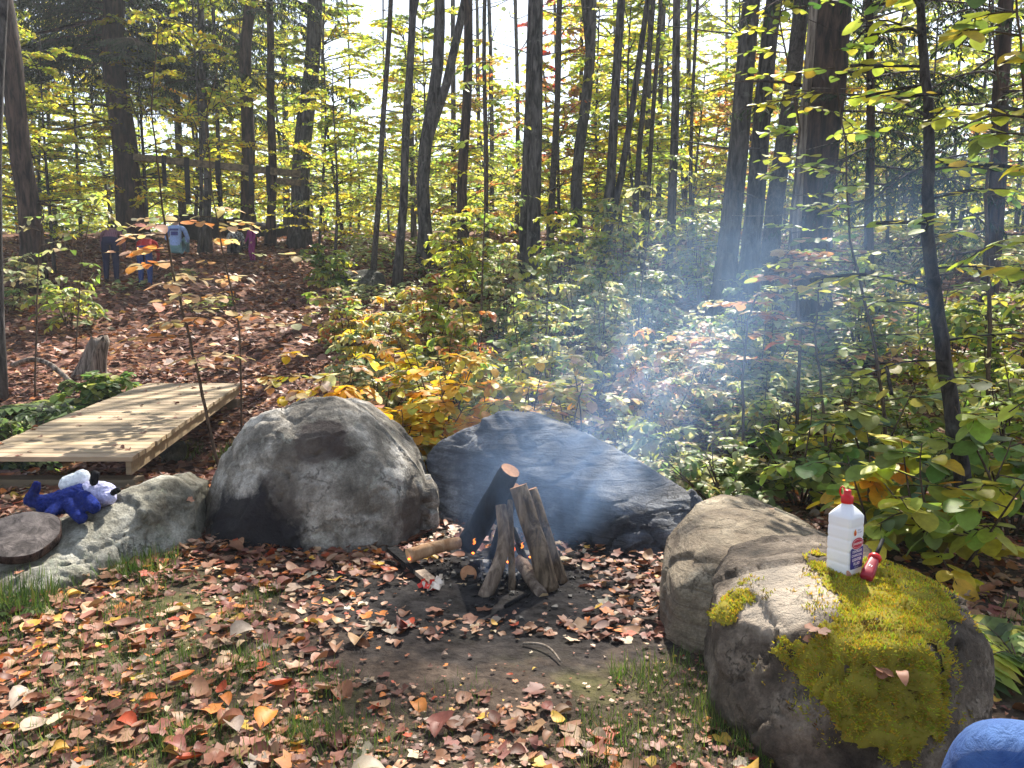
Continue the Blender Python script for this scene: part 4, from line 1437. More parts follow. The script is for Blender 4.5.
sapling("sapling with bright green leaf sprays before the leaning trunks", [q, P(800, 330, 7.5), P(790, 230, 7.5), P(800, 130, 7.5), P(780, 20, 7.5), P(790, -60, 7.5)], .018, 22, 8, .10, YGR, .9, .3, T_ROUND, None, .15, .1)
q = G(985, 6.8)
sapling("tall thin sapling with sparse green leaves at the upper right", [q, P(990, 330, 6.8), P(985, 200, 6.8), P(1000, 90, 6.8), P(985, -40, 6.8)], .022, 20, 7, .10, GRN + YGR, .9, .25, T_ROUND, None, .25, .2)
q = G(35, 9.5)
sapling("bare reddish sapling stems left of the grey stump", [q, P(37, 300, 9.5), P(40, 240, 9.5), P(45, 200, 9.5)], .012, 6, 2, .08, PAL, .5, .4)
q = G(75, 12.0)
sapling("thin sapling with pale leaves crossing the purple shirt", [q, P(82, 260, 12.0), P(90, 215, 12.0), P(110, 190, 12.0)], .012, 9, 7, .13, PAL + YGR, .8, .3)
q = G(480, 10.5)
sapling("slim sapling with fine green leaves in the middle thicket", [q, P(483, 250, 10.5), P(487, 150, 10.5), P(490, 60, 10.5)], .016, 18, 8, .10, YGR, .8, .2)
q = G(635, 10.5)
sapling("slim sapling with drooping pale leaves near the birch stump", [q, P(640, 300, 10.5), P(650, 220, 10.5), P(655, 160, 10.5)], .014, 14, 8, .10, PAL + YGR, .8, .2)


# ------------------------------------------------------------------ trees
def tree(px0, py0, px1, wpx, label, D=None, mat=None, H=15, crown=40, pal=YGR, limbs=5, wob=.5, group=None, name="tree", leafs=.24, fork=None, low=.55, dead=3):
    b = hit(px0, py0) if D is None else G(px0, D)
    if b is None: b = G(px0, 22)
    D = b.y
    r = wpx / 2 * D / FPX
    top = P(px1, 0, D)
    dirv = (top - b); dirv /= max(dirv.z, .5)
    rr = random.Random(int(px0 * 13 + D * 7))
    wood = MB(); pts = []; rad = []
    n = 16
    for i in range(n + 1):
        t = i / n
        z = H * t
        w = Vector((math.sin(z * .55 + px0) + .6 * math.sin(z * 1.3 + px0 * 2), math.cos(z * .5 + px0), 0)) * r * wob * min(1, z / 2)
        pts.append(dirv * z + w)
        rad.append(r * (1 + .55 * math.exp(-z / .35)) * (1 - .62 * t))
    pts[0] = Vector((0, 0, -.25)); 
    wood.tube(pts, rad, 12, 0, True, None, .10)
    if fork:
        h0, dx = fork
        i = int(h0 / H * n)
        fp = [pts[i] + (dirv * (H * .75) * k / 8) + Vector((dx * (k / 8) ** .7, .2 * k / 8, 0)) for k in range(9)]
        wood.tube(fp, [rad[i] * .75 * (1 - .08 * k) for k in range(9)], 10, 0, False)
    lv = Leaves()
    tips = []
    for k in range(limbs):
        t = low + (1 - low) * (k + rr.random() * .8) / limbs
        i = min(int(t * n), n - 1)
        az = rr.random() * 6.28; ln = rr.uniform(1.4, 3.2) * (1.25 - .6 * t) * (H / 15)
        d = Vector((math.cos(az), math.sin(az), rr.uniform(.3, .9))); p = pts[i]; bp = [p]
        for j in range(5):
            d = (d + Vector((rr.uniform(-.3, .3), rr.uniform(-.3, .3), rr.uniform(-.1, .25)))).normalized()
            p = p + d * ln / 5; bp.append(p)
            tips.append(p)
        wood.tube(bp, [max(.012, rad[i] * .38 * (1 - .17 * j)) for j in range(6)], 6, 0, False)
    for k in range(dead):
        i = rr.randrange(2, int(n * .5))
        az = rr.choice((math.pi, 0, math.pi * .9, .3)) + rr.uniform(-.4, .4); ln = rr.uniform(.7, 2.0)
        d = Vector((math.cos(az), math.sin(az), rr.uniform(-.1, .3))); p = pts[i]; bp = [p]
        for j in range(5):
            d = (d + Vector((rr.uniform(-.2, .2), rr.uniform(-.2, .2), rr.uniform(-.1, .1)))).normalized()
            p = p + d * ln / 5; bp.append(p)
        wood.tube(bp, [max(.006, rad[i] * .13 * (1 - .16 * j)) for j in range(6)], 5, 0, False)
    for k in range(crown):
        p = rr.choice(tips) + Vector((rr.gauss(0, .55), rr.gauss(0, .55), rr.gauss(0, .4)))
        a = rr.random() * 6.28
        lv.add(p, (math.cos(a), math.sin(a), rr.uniform(-.6, .3)), (rr.uniform(-1.2, 1.2), rr.uniform(-1.2, 1.2), 1), leafs * rr.uniform(.6, 1.2), pick(pal, rr))
    root = empty(name, b, label, "tree", group)
    link("trunk", wood.mesh("trunk", mat or M_BARKG), root)
    if crown: link("crown", lv.mesh("crown", M_LEAFFAR, T_FAR), root)
    return root, pts, rad


TREES = [
    (-3, 330, 2, 13, "grey trunk cut by the left edge of the view", 9.5, M_BARKG, dict(dead=2)),
    (32, 232, 8, 22, "dark brown trunk leaning left, second from the left edge", 17, M_BARKR, dict(dead=3)),
    (134, 226, 114, 26, "thick dark red brown trunk with bare side branches behind the people", None, M_BARKR, dict(dead=9, wob=.25)),
    (207, 225, 200, 8, "slim dark trunk left of the hanging straps", 22.5, M_BARKG, {}),
    (247, 215, 252, 14, "brown trunk behind the middle of the wooden beam", None, M_BARKR, dict(D2=23)),
    (270, 210, 270, 9, "narrow brown trunk beside the brown one behind the beam", 23.5, M_BARKR, {}),
    (299, 246, 314, 19, "straight dark grey trunk at the right end of the beam", None, M_BARKG, dict(wob=.2, dead=2)),
    (371, 262, 391, 6, "very thin leaning trunk left of the middle", 17, M_BARKN, dict(crown=60)),
    (396, 252, 413, 9, "thin dark trunk with small fork left of the middle", 17.5, M_BARKG, dict(fork=(6, .8))),
    (425, 232, 436, 14, "twisted forking trunk left of the slim dark tree", 19, M_BARKG, dict(fork=(3.5, 1.8), wob=.6)),
    (463, 228, 467, 11, "slim straight dark tree just left of the middle", 18.5, M_BARKR, dict(wob=.35)),
    (486, 238, 486, 5, "pole thin tree between the slim dark tree and the double trunk", 18, M_BARKN, dict(crown=60)),
    (523, 236, 534, 12, "left stem of the blue grey double trunk in the middle", 17.6, M_BARKG, dict(wob=.15)),
    (533, 240, 537, 14, "right thicker stem of the blue grey double trunk in the middle", 17.2, M_BARKG, dict(wob=.15)),
    (548, 230, 562, 7, "thin tree directly right of the double trunk", 18.5, M_BARKN, {}),
    (576, 238, 590, 12, "shaggy forked trunk right of the double trunk", 18.5, M_BARKG, dict(fork=(5.5, -.9))),
    (603, 266, 620, 10, "leaning slim trunk with an upper fork right of the middle", 16.5, M_BARKG, dict(fork=(1.8, 1.0), wob=.3)),
    (632, 262, 652, 6, "thin trunk of a close pair right of the middle", 17, M_BARKN, {}),
    (641, 258, 660, 5, "thinner partner of the close pair of trunks", 17.2, M_BARKN, {}),
    (671, 292, 676, 9, "upright dark slim trunk standing before the leaning group", 15.5, M_BARKG, dict(wob=.3)),
    (688, 246, 697, 4, "wand thin tree left of the leaning group", 17, M_BARKN, dict(crown=40)),
    (722, 270, 750, 21, "leftmost trunk of the leaning group of dark trees", 14.0, M_BARKG, dict(wob=.2)),
    (744, 266, 776, 19, "second trunk of the leaning group of dark trees", 14.4, M_BARKG, dict(wob=.2)),
    (765, 266, 800, 18, "grey flecked trunk inside the leaning group", 13.6, M_BARKN, dict(wob=.25)),
    (803, 280, 833, 40, "massive shaggy dark trunk right of the leaning group", 13.0, M_BARKR, dict(wob=.12, dead=5)),
    (786, 270, 812, 10, "narrow pale streaked trunk beside the massive shaggy one", 12.6, M_DEADWOOD, {}),
    (872, 270, 868, 9, "slim dark trunk among the evergreen boughs", 12.5, M_BARKR, dict(dead=3)),
    (986, 280, 1003, 17, "dark trunk at the upper right behind the leaves", 11.5, M_BARKR, dict(dead=5)),
]
ROOTS = {}
for (a, b_, c, w, lab, D, m, kw) in TREES:
    kw = dict(kw); D = kw.pop("D2", D)
    ROOTS[lab] = tree(a, b_, c, w, lab, D, m, **kw)
tr3 = ROOTS["thick dark red brown trunk with bare side branches behind the people"]


# hemlock boughs: evergreen sprays as a crown part of their trees -------------
def boughs(root, origins, pal=HEM, seed=1, size=.17):
    rr = random.Random(seed)
    wood, lv = MB(), Leaves()
    for (p, d, L, dens) in origins:
        p, d = Vector(p), Vector(d).normalized()
        pts = [p]; m = 9
        for j in range(m):
            d = (d + Vector((rr.uniform(-.1, .1), rr.uniform(-.1, .1), -.05))).normalized()
            pts.append(pts[-1] + d * L / m)
        wood.tube(pts, [.022 * (1 - .09 * j) for j in range(m + 1)], 5, 0, False)
        nt_ = int(26 * L / 2.5 * dens)
        for k in range(nt_):
            t = .12 + .88 * k / nt_
            i = min(int(t * m), m - 1); q = pts[i].lerp(pts[i + 1], t * m - i)
            dv = (pts[i + 1] - pts[i]).normalized()
            s_ = 1 if k % 2 else -1
            tw = Matrix.Rotation(s_ * rr.uniform(.7, 1.2), 3, 'Z') @ dv
            tl = L * .34 * (1.1 - .75 * t) * rr.uniform(.6, 1.1)
            tp = [q]
            for j in range(6):
                tw = (tw + Vector((rr.uniform(-.12, .12), rr.uniform(-.12, .12), -.07))).normalized()
                tp.append(tp[-1] + tw * tl / 6)
            wood.tube(tp, [.005] * 7, 3, 0, False)
            nf = max(6, int(tl / .045))
            for e in range(nf):
                u = (e + rr.random()) / nf * 5.99; i2 = int(u)
                q2 = tp[i2].lerp(tp[i2 + 1], u - i2)
                x = Matrix.Rotation((1 if e % 2 else -1) * rr.uniform(.4, 1.0), 3, 'Z') @ tw
                x.z -= rr.uniform(0, .3)
                lv.add(q2, x, (rr.uniform(-.3, .3), rr.uniform(-.3, .3), 1), size * rr.uniform(.5, 1.1), pick(pal, rr))
    link("bough", wood.mesh("bough", M_BARKR), root)
    link("needles", lv.mesh("needles", M_NEEDLE, T_NEEDLE), root)


def bough_list(root, pts, zs, seed, L=(2, 4), az=(0, 6.28), dens=1.0):
    rr = random.Random(seed)
    out = []
    for z in zs:
        i = min(range(len(pts)), key=lambda k: abs(pts[k].z - z))
        a = rr.uniform(*az)
        p = Vector(pts[i]); p.z = z
        out.append((p, (math.cos(a), math.sin(a), rr.uniform(-.15, .12)), rr.uniform(*L), dens))
    return out


# long bare side branches of the thick trunk, reaching left
wood = MB()
t0 = tr3[0].location
for path, w in ((((113, 18), (80, 24), (45, 32), (14, 36)), .07), (((116, 52), (90, 54), (62, 56), (44, 58)), .03), (((117, 58), (95, 64), (72, 74), (48, 78)), .022), (((119, 106), (90, 104), (60, 105), (34, 105)), .035), (((121, 120), (95, 122), (66, 130), (32, 133)), .04), (((123, 138), (108, 138), (93, 140)), .025),
                ((((128, 92), (150, 100), (185, 118), (215, 122)), .03))):
    pts = [P(a, b_, t0.y - .3 * i) - t0 for i, (a, b_) in enumerate(path)]
    fine = []
    for i in range(len(pts) - 1):
        for j in range(4):
            q = pts[i].lerp(pts[i + 1], j / 4); fine.append(q + Vector((0, 0, .03 * noise.noise(q * 4))))
    fine.append(pts[-1])
    wood.tube(fine, [w * (1 - .75 * i / len(fine)) for i in range(len(fine))], 6, 0, False)
link("branch", wood.mesh("branch", M_BARKR), tr3[0])
r_, p_, _ = tr3
boughs(r_, bough_list(r_, p_, [4.9 + .085 * i for i in range(44)], 3, (2.4, 5.6), (-1.2, 4.3), 1.5), seed=4, size=.17)
r_, p_, _ = ROOTS["brown trunk behind the middle of the wooden beam"]
boughs(r_, bough_list(r_, p_, [4.5 + .22 * i for i in range(20)], 5, (1.5, 3.2)), seed=6)
r_, p_, _ = ROOTS["dark trunk at the upper right behind the leaves"]
boughs(r_, bough_list(r_, p_, [1.4 + .27 * i for i in range(16)], 7, (1.6, 3.4), (1.6, 5.2), .8), seed=8, size=.13)
r_, p_, _ = ROOTS["slim dark trunk among the evergreen boughs"]
boughs(r_, bough_list(r_, p_, [2.2 + .26 * i for i in range(15)], 9, (1.4, 3.0), dens=.8), seed=10, size=.13)
r_, p_, _ = ROOTS["massive shaggy dark trunk right of the leaning group"]
boughs(r_, bough_list(r_, p_, [3.4 + .6 * i for i in range(5)], 11, (1.5, 2.6), (-1.6, 1.2), .7), seed=12, size=.14)


# understory maples: a few kinds, then copies ---------------------------------
def understory(seed, pal, H, nb, nl, ls, blen):
    rr = random.Random(seed)
    st = curve_stem(rr, H, (rr.uniform(-.5, .5), rr.uniform(-.5, .5)), .03, 10)
    wood, lv = plant(rr, [st], nb, nl, ls, pal, blen, z0=.12, rise=.35, droop=.22, sub=5, stem_r=.061 + .0005 * H, flat=1.3)
    root = empty("young_maple", (0, 0, 0))
    link("trunk", wood.mesh("trunk", M_BARKG), root)
    link("crown", lv.mesh("crown", M_LEAFFAR, T_FAR), root)
    return root


KINDS = [
    (understory(1, YEL, 8, 34, 28, .15, 2.3), "yellow leaved young maple in the sunlit woods"),
    (understory(2, YGR, 9, 36, 28, .15, 2.4), "yellow green young maple in the sunlit woods"),
    (understory(3, YGR + YEL, 7, 32, 28, .15, 2.2), "bushy yellow and green young maple in the woods"),
    (understory(4, GRN + YGR, 7, 30, 22, .15, 2.1), "green leaved young maple deeper in the woods"),
    (understory(5, ORA + YEL, 7, 28, 20, .15, 2.0), "orange tinted young maple deeper in the woods"),
    (understory(6, YGR, 4.2, 26, 20, .14, 1.8), "short yellow green young maple low in the woods"),
]
used = set()
SPOTS = []
rg = random.Random(99)
for Drow, n, sc in ((19.5, 10, .75), (23, 13, .9), (27, 15, 1.0), (32, 16, 1.1), (38, 17, 1.2)):
    for i in range(n):
        px = -90 + 1200 * (i + rg.uniform(.1, .9)) / n
        if Drow < 22 and 80 < px < 240: continue
        mid = 330 < px < 640
        if px < 330: k = rg.choice((0, 0, 1, 1, 2, 3))
        elif mid: k = rg.choice((5, 5, 2, 1, 0, 2, 4)) if Drow < 30 else rg.choice((0, 1, 5, 2))
        else: k = rg.choice((0, 1, 1, 2, 3, 2, 4))
        SPOTS.append((px, Drow + rg.uniform(-1.6, 1.6), k, sc * rg.uniform(.8, 1.15) * (.92 if mid and k != 5 else 1)))
SPOTS += [(p0, d0, k0, 1.0) for p0, d0, k0 in ((-170, 21, 1), (-240, 24, 0), (-160, 28, 2), (-300, 30, 1), (-230, 36, 0), (1180, 21, 1), (1260, 24, 2), (1190, 28, 0), (1310, 31, 1))]
SPOTS += [(560, 20, 4, .9), (735, 18, 4, .85), (470, 19, 4, .5), (640, 18.5, 1, .8), (690, 17.5, 2, .7)]
for px, D, k, s in SPOTS:
    proto, lab = KINDS[k]
    o = proto if k not in used else copy_tree(proto)
    used.add(k)
    o.location = G(px, D, -.05)
    o.rotation_euler = (0, 0, rg.random() * 6.28)
    o.scale = (s, s, s * rg.uniform(.9, 1.1))
    tag(o, lab, "tree", "young maples in the background woods")

# the red leaved tree glimpsed high behind the double trunk
o = understory(8, [((.55, .06, .03), 3), ((.60, .16, .05), 2)], 10, 22, 16, .15, 1.3)
o.location = G(548, 30, -.05)
tag(o, "red leaved tree glimpsed high behind the double trunk", "tree"); o.name = "red_maple"


# slender far trunks: one built, the rest copied
def slender(seed, H, r):
    rr = random.Random(seed)
    wood = MB()
    st = curve_stem(rr, H, (rr.uniform(-.8, .8), rr.uniform(-.4, .4)), .012, 12)
    wood.tube(st, [r * (1 - .6 * i / 12) for i in range(13)], 8, 0, True)
    lv = Leaves(); tips = []
    for k in range(14):
        t = rr.uniform(.2, .75); i = min(int(t * 12), 11); a = rr.random() * 6.28
        d = Vector((math.cos(a), math.sin(a), rr.uniform(.2, .9))); p = st[i]; bp = [p]
        for j in range(5):
            d = (d + Vector((rr.uniform(-.3, .3), rr.uniform(-.3, .3), rr.uniform(-.1, .2)))).normalized(); p = p + d * rr.uniform(.2, .5); bp.append(p); tips.append(p)
        wood.tube(bp, [r * .25 * (1 - .17 * j) for j in range(6)], 4, 0, False)
    for k in range(110):
        p = rr.choice(tips) + Vector((rr.gauss(0, .5), rr.gauss(0, .5), rr.gauss(0, .4))); a = rr.random() * 6.28
        lv.add(p, (math.cos(a), math.sin(a), rr.uniform(-.5, .3)), (rr.uniform(-.6, .6), rr.uniform(-.6, .6), 1), .13 * rr.uniform(.6, 1.2), pick(YGR + GRN, rr))
    root = empty("slender_tree", (0, 0, 0))
    link("trunk", wood.mesh("trunk", M_BARKG), root); link("crown", lv.mesh("crown", M_LEAFFAR, T_FAR), root)
    return root


SL = [slender(40 + i, 17, r) for i, r in enumerate((.07, .10, .15))]
used = set()
for i in range(44):
    k = rg.choice((0, 0, 1, 1, 2))
    o = SL[k] if k not in used else copy_tree(SL[k])
    used.add(k)
    o.location = G(-60 + 1140 * (i * .618 % 1), rg.uniform(22, 48), -.1)
    o.rotation_euler = (0, 0, rg.random() * 6.28)
    tag(o, ("pole thin bare trunk far back in the yellow woods", "slim bare trunk far back in the yellow woods", "stout bare trunk far back in the yellow woods")[k], "tree", "slender trunks in the background woods")


FARP = [((.36, .42, .08), 3), ((.52, .52, .09), 2), ((.20, .28, .07), 3), ((.12, .17, .06), 2), ((.46, .34, .12), 1)]


def far_woods():
    rr = random.Random(5)
    L = Leaves()
    for _ in range(120000):
        D = rr.uniform(44, 75)
        px = rr.uniform(-420, 1420)
        x = (px - 512) / FPX * D
        top = 17 + 4 * noise.noise(Vector((x * .12, D * .1, 0)))
        if 330 < px < 650: top = 11 + 5 * noise.noise(Vector((x * .15, D * .1, 2)))
        z = (abs(rr.gauss(0, .45)) * top) if rr.random() < .6 else rr.uniform(0, 5)
        if z > 4 and noise.noise(Vector((x * .35, D * .2, z * .35))) < -.12: continue
        c = pick(FARP if noise.noise(Vector((x * .15, D * .1, z * .15 + 5))) > -.15 else YGR, rr)
        a = rr.random() * 6.28
        L.add((x, D, tz(x, D) + z), (math.cos(a), math.sin(a), rr.uniform(-.6, .3)), (rr.uniform(-1.6, 1.6), rr.uniform(-1.6, 1.6), 1), rr.uniform(.22, .42), c)
    tag(link("far_woods", L.mesh("far_woods", M_LEAFFAR, T_FAR)), "mass of yellow green woodland foliage at the back", "woods", None, "stuff")


far_woods()


def undergrowth():
    """low green ground cover on the slope and in the thicket"""
    rr = random.Random(15)
    L = Leaves()
    n = 0
    while n < 26000:
        D = rr.uniform(6.4, 24) if rr.random() < .7 else rr.uniform(5.2, 12)
        px = rr.uniform(-80, 1110)
        x = (px - 512) / FPX * D
        k = noise.noise(Vector((x * .5, D * .5, 1))) + .5 * noise.noise(Vector((x * 1.4, D * 1.4, 5)))
        th = .5 if px < 330 else (-.15 if px < 700 else -.25)
        if px < 330 and D < 9: th = .42
        if px < 245 and D < 10: continue
        if k < th: continue
        h = (.15 + .45 * max(0, k - th)) * rr.random() ** .7
        a = rr.random() * 6.28
        pal = PAL if noise.noise(Vector((x * .8, D * .8, 9))) > -.15 else (GRN if rr.random() < .45 else YGR + PNK)
        L.add((x, D, tz(x, D) + h), (math.cos(a), math.sin(a), rr.uniform(-.4, .2)), (rr.uniform(-.4, .4), rr.uniform(-.4, .4), 1), rr.uniform(.05, .09) * (1 + D / 18), pick(pal, rr))
        n += 1
    tag(link("undergrowth", L.mesh("undergrowth", M_LEAF, T_NEAR)), "low green undergrowth carpeting the thicket and slope", "undergrowth", None, "stuff")


undergrowth()


# ------------------------------------------------------------------ stump, dead logs, beam
def stump(px, py, hpx, wpx, label, mat, lean=(0, 0), name="tree_stump", ragged=.25, D=None):
    b = hit(px, py) if D is None else G(px, D)
    D = b.y
    h, r = hpx * D / FPX, wpx / 2 * D / FPX
    mb = MB(); n = 20
    rings = []
    rr = random.Random(int(px))
    prof = [rr.uniform(.6, 1.0) for _ in range(n)]
    for k in range(9):
        t = k / 8
        ring = []
        for j in range(n):
            a = 2 * math.pi * j / n
            flut = 1 + .12 * math.sin(a * 5 + 1) + .08 * math.sin(a * 9)
            rad = r * flut * (1 + .5 * (1 - t) ** 3) * (1 - .25 * t)
            zz = t * h * (1 - ragged * (1 - prof[j]) * t * 2)
            ring.append((b.x + math.cos(a) * rad + lean[0] * t * h, b.y + math.sin(a) * rad + lean[1] * t * h, b.z - .08 + zz))
        rings.append(ring)
    loft(mb, rings)
    o = mb.build(name, mat, None, b)
    return tag(o, label, "stump")


stump(88, 376, 48, 24, "weathered grey broken stump leaning right past the footbridge", M_DEADWOOD, (.28, 0))
stump(622, 372, 58, 17, "pale broken birch stump standing in the thicket", M_BIRCH, (.08, 0), ragged=.3)
q0, q1 = hit(150, 226), hit(268, 228)
q0 = q0 + Vector((0, 2.5, .55)); q1 = q1 + Vector((0, 2.5, .35))
log("fallen_log", "big dark fallen trunk lying behind the people", q0, q1, .52, .42, [M_CHAR, M_BARKR], jit=.25, n=16, cat="fallen log")
q0, q1 = hit(45, 246) + Vector((0, 0, .12)), hit(118, 232) + Vector((0, 0, .5))
log("fallen_log", "thin fallen branch lying left of the purple shirt", q0, q1, .06, .035, [M_BARKG, M_BARKG], n=8, cat="fallen log")
q0, q1 = hit(15, 385) + Vector((0, 0, .25)), hit(75, 395) + Vector((0, 0, .10))
log("fallen_log", "short curved dead branch among the ferns by the footbridge", q0, q1, .035, .03, [M_DEADWOOD, M_DEADWOOD], bend=(0, 0, .18), n=8, cat="fallen log")
q0, q1 = hit(640, 306) + Vector((0, 0, .3)), hit(668, 300) + Vector((0, 0, .1))
log("fallen_log", "dark fallen branch right of the broken birch stump", q0, q1, .05, .04, [M_BARKG, M_BARKG], n=8, cat="fallen log")


def beam():
    a, c = P(134, 157, 18.6), P(300, 174, 18.3)
    root = empty("wooden_beam", a, "horizontal wooden beam fixed between two trees with black straps", "beam")
    ax = (c - a); rot = ax.to_track_quat('X', 'Z').to_matrix()
    mw = bark_mat("beam_wood", (.05, .038, .022), (.16, .12, .07), 12, 1, .3)
    mb = MB(); mb.box((a + c) / 2, (ax.length, .09, .15), rot)
    mb.build("timber", mw, root, smooth=False)
    mb = MB(); mb.box(P(290, 178, 18.32) + Vector((0, -.10, -.1)), (.55, .06, .14), rot)
    mb.build("brace_block", mw, root, smooth=False)
    mblk = plain("strap_black", (.008, .008, .009), .8, .2)
    for px, w, ln in ((165, .10, .50), (188, .12, .85), (219, .12, .32), (252, .10, .50), (269, .10, .46)):
        t = (px - 134) / 166
        p = a.lerp(c, t)
        mb = MB()
        mb.box(p + Vector((0, -.05, .0)), (w, .012, .215), rot)
        mb.box(p + Vector((0, -.058, -.09 - ln / 2)), (w * .95, .02, ln), None)
        if px == 219:
            for k in range(8):
                z = -.45 - k * .13
                mb.tube([p + Vector((0, -.058, z)), p + Vector((0, -.058, z - .10))], [.035 if k % 2 else .055, .03], 7)
        mb.build("strap", mblk, root, smooth=False)


beam()


# ------------------------------------------------------------------ people
def person(label, loc, yaw, H, pose, top, legs, skin=(.42, .25, .18), hairc=(.03, .02, .015), shoes=(.05, .04, .04), mat_top=None, hair_len=0.0, mat_legs=None):
    s = H / 1.72
    J = {}
    def j(n, x, y, z, r): J[n] = (Vector((x, y, z)) * s, r * s)
    if pose == 'stand':
        hz, bend = .92, .06
    elif pose == 'bend':
        hz, bend = .90, 1.15
    elif pose == 'sit':
        hz, bend = .20, .25
    else:
        hz, bend = .50, .12
    sp = lambda d: Vector((0, math.sin(bend) * d, math.cos(bend) * d))
    hip = Vector((0, 0, hz))
    def jv(n, v, r): J[n] = (v * s, r * s)
    jv('pelvis', hip, .145)
    jv('waist', hip + sp(.18), .13)
    jv('chest', hip + sp(.40), .15)
    jv('neck0', hip + sp(.52), .07)
    jv('neck', hip + sp(.555), .055)
    hd = Vector((0, math.sin(bend * .6), math.cos(bend * .6)))
    jv('head', hip + sp(.555) + hd * .10, .092)
    jv('head2', hip + sp(.555) + hd * .175, .082)
    E = [('pelvis', 'waist'), ('waist', 'chest'), ('chest', 'neck0'), ('neck0', 'neck'), ('neck', 'head'), ('head', 'head2')]
    for sd_, nm in ((-1, 'l'), (1, 'r')):
        sh = hip + sp(.48) + Vector((sd_ * .185, 0, 0))
        if pose in ('stand',):
            el = sh + Vector((sd_ * .06, .04, -.28)); wr = el + Vector((sd_ * -.03, .16, -.20))
        elif pose == 'bend':
            el = sh + Vector((sd_ * .04, .12, -.26)); wr = el + Vector((-sd_ * .04, .14, -.20))
        elif pose == 'chair':
            el = sh + Vector((sd_ * .08, -.04, -.27)); wr = el + Vector((-sd_ * .10, .17, -.16))
        else:
            el = sh + Vector((sd_ * .07, .10, -.25)); wr = el + Vector((-sd_ * .10, .22, -.04))
        if pose == 'wave' : pass
        jv('sh' + nm, sh, .065); jv('el' + nm, el, .045); jv('wr' + nm, wr, .032)
        hv = (wr - el).normalized()
        jv('ha' + nm, wr + hv * .09, .035)
        E += [('neck0', 'sh' + nm), ('sh' + nm, 'el' + nm), ('el' + nm, 'wr' + nm), ('wr' + nm, 'ha' + nm)]
        hj = hip + Vector((sd_ * .09, .0, -.04))
        if pose in ('stand', 'bend'):
            kn = Vector((sd_ * .095, .07, .50)); an = Vector((sd_ * .10, -.02, .09))
            to = an + Vector((0, .16, -.055))
        elif pose == 'sit':
            kn = hip + Vector((sd_ * .18, .38, .26)); an = hip + Vector((sd_ * .14, .60, -.10)); to = an + Vector((0, .15, -.04))
        else:
            kn = hip + Vector((sd_ * .10, .46, .03)); an = hip + Vector((sd_ * .10, .50, -.41)); to = an + Vector((0, .15, -.055))
        jv('hj' + nm, hj, .105); jv('kn' + nm, kn, .078); jv('an' + nm, an, .052); jv('to' + nm, to, .038)
        E += [('pelvis', 'hj' + nm), ('hj' + nm, 'kn' + nm), ('kn' + nm, 'an' + nm), ('an' + nm, 'to' + nm)]
    names = list(J)
    bm = bmesh.new(); lay = bm.verts.layers.skin.verify()
    for a, b in [e for e in E if e[0][:2] in ('hj', 'kn')]:
        if pose == 'chair':
            mname = a + b
            J[mname] = ((J[a][0] + J[b][0]) / 2 + Vector((0, 0, .004)), (J[a][1] + J[b][1]) * .5)
            E.remove((a, b)); E += [(a, mname), (mname, b)]
    names = list(J)
    bv = {}
    for n in names:
        v = bm.verts.new(J[n][0]); bv[n] = v
        v[lay].radius = (J[n][1], J[n][1]); v[lay].use_root = (n == 'pelvis')
    for a, b in E: bm.edges.new((bv[a], bv[b]))
    me = bpy.data.meshes.new("tmp"); bm.to_mesh(me); bm.free()
    ob = bpy.data.objects.new("tmp", me); COL.objects.link(ob)
    ob.modifiers.new("k", 'SKIN').use_smooth_shade = True
    ss = ob.modifiers.new("u", 'SUBSURF'); ss.levels = ss.render_levels = 3 if pose == 'chair' else 2
    dg = bpy.context.evaluated_depsgraph_get(); dg.update()
    m2 = bpy.data.meshes.new_from_object(ob.evaluated_get(dg)); bpy.data.objects.remove(ob)
    m2.name = "person"; m2.materials.clear()
    ms = plain("skin", skin, .55)
    mt = mat_top or plain("shirt", top, .85, .2, 30, .2)
    ml = mat_legs or plain("trousers", legs, .85, .2, 30, .2)
    mh = plain("shoe", shoes, .6)
    for m in (mt, ml, ms, mh): m2.materials.append(m)
    seg = []
    for a, b in E:
        k = 0
        if a[:2] in ('hj', 'kn') or b[:2] == 'hj': k = 1
        if a[:2] == 'an': k = 3
        if a in ('neck', 'head') or a == 'neck0' and b == 'neck': k = 2
        if a[:2] == 'wr': k = 2
        seg.append((J[a][0], J[b][0], k))
    for p in m2.polygons:
        c = p.center; best, bk = 9, 0
        for a, b, k in seg:
            ab = b - a; t = max(0, min(1, (c - a).dot(ab) / max(ab.length_squared, 1e-9)))
            d = (a + ab * t - c).length
            if d < best: best, bk = d, k
        if bk == 0 and (c - J['pelvis'][0]).length < .12 * s and (c - J['pelvis'][0]).dot(sp(1)) < .03 * s: bk = 1
        p.material_index = bk; p.use_smooth = True
    o = link("person", m2, None, loc)
    o.rotation_euler = (0, 0, yaw)
    tag(o, label, "person")
    # hair: cap over the skull, behind the face
    hb = bmesh.new()
    hc = (J['head'][0] + J['head2'][0]) / 2
    bmesh.ops.create_uvsphere(hb, u_segments=16, v_segments=10, radius=.108 * s)
    bmesh.ops.delete(hb, geom=[v for v in hb.verts if v.co.y > .045 * s and v.co.z < .05 * s or v.co.z < -(.06 + hair_len) * s], context='VERTS')
    for v in hb.verts:
        v.co = v.co + hc + Vector((0, -.012, .012)) * s
    hm = bpy.data.meshes.new("hair"); hb.to_mesh(hm); hb.free()
    hm.materials.append(plain("hair", hairc, .7))
    hm.polygons.foreach_set("use_smooth", [True] * len(hm.polygons))
    link("hair", hm, o)
    # nose
    fb = bmesh.new()
    bmesh.ops.create_uvsphere(fb, u_segments=8, v_segments=6, radius=.016 * s, matrix=Matrix.Translation(J['head'][0] + Vector((0, .098, 0)) * s))
    fm = bpy.data.meshes.new("nose"); fb.to_mesh(fm); fb.free(); fm.materials.append(ms)
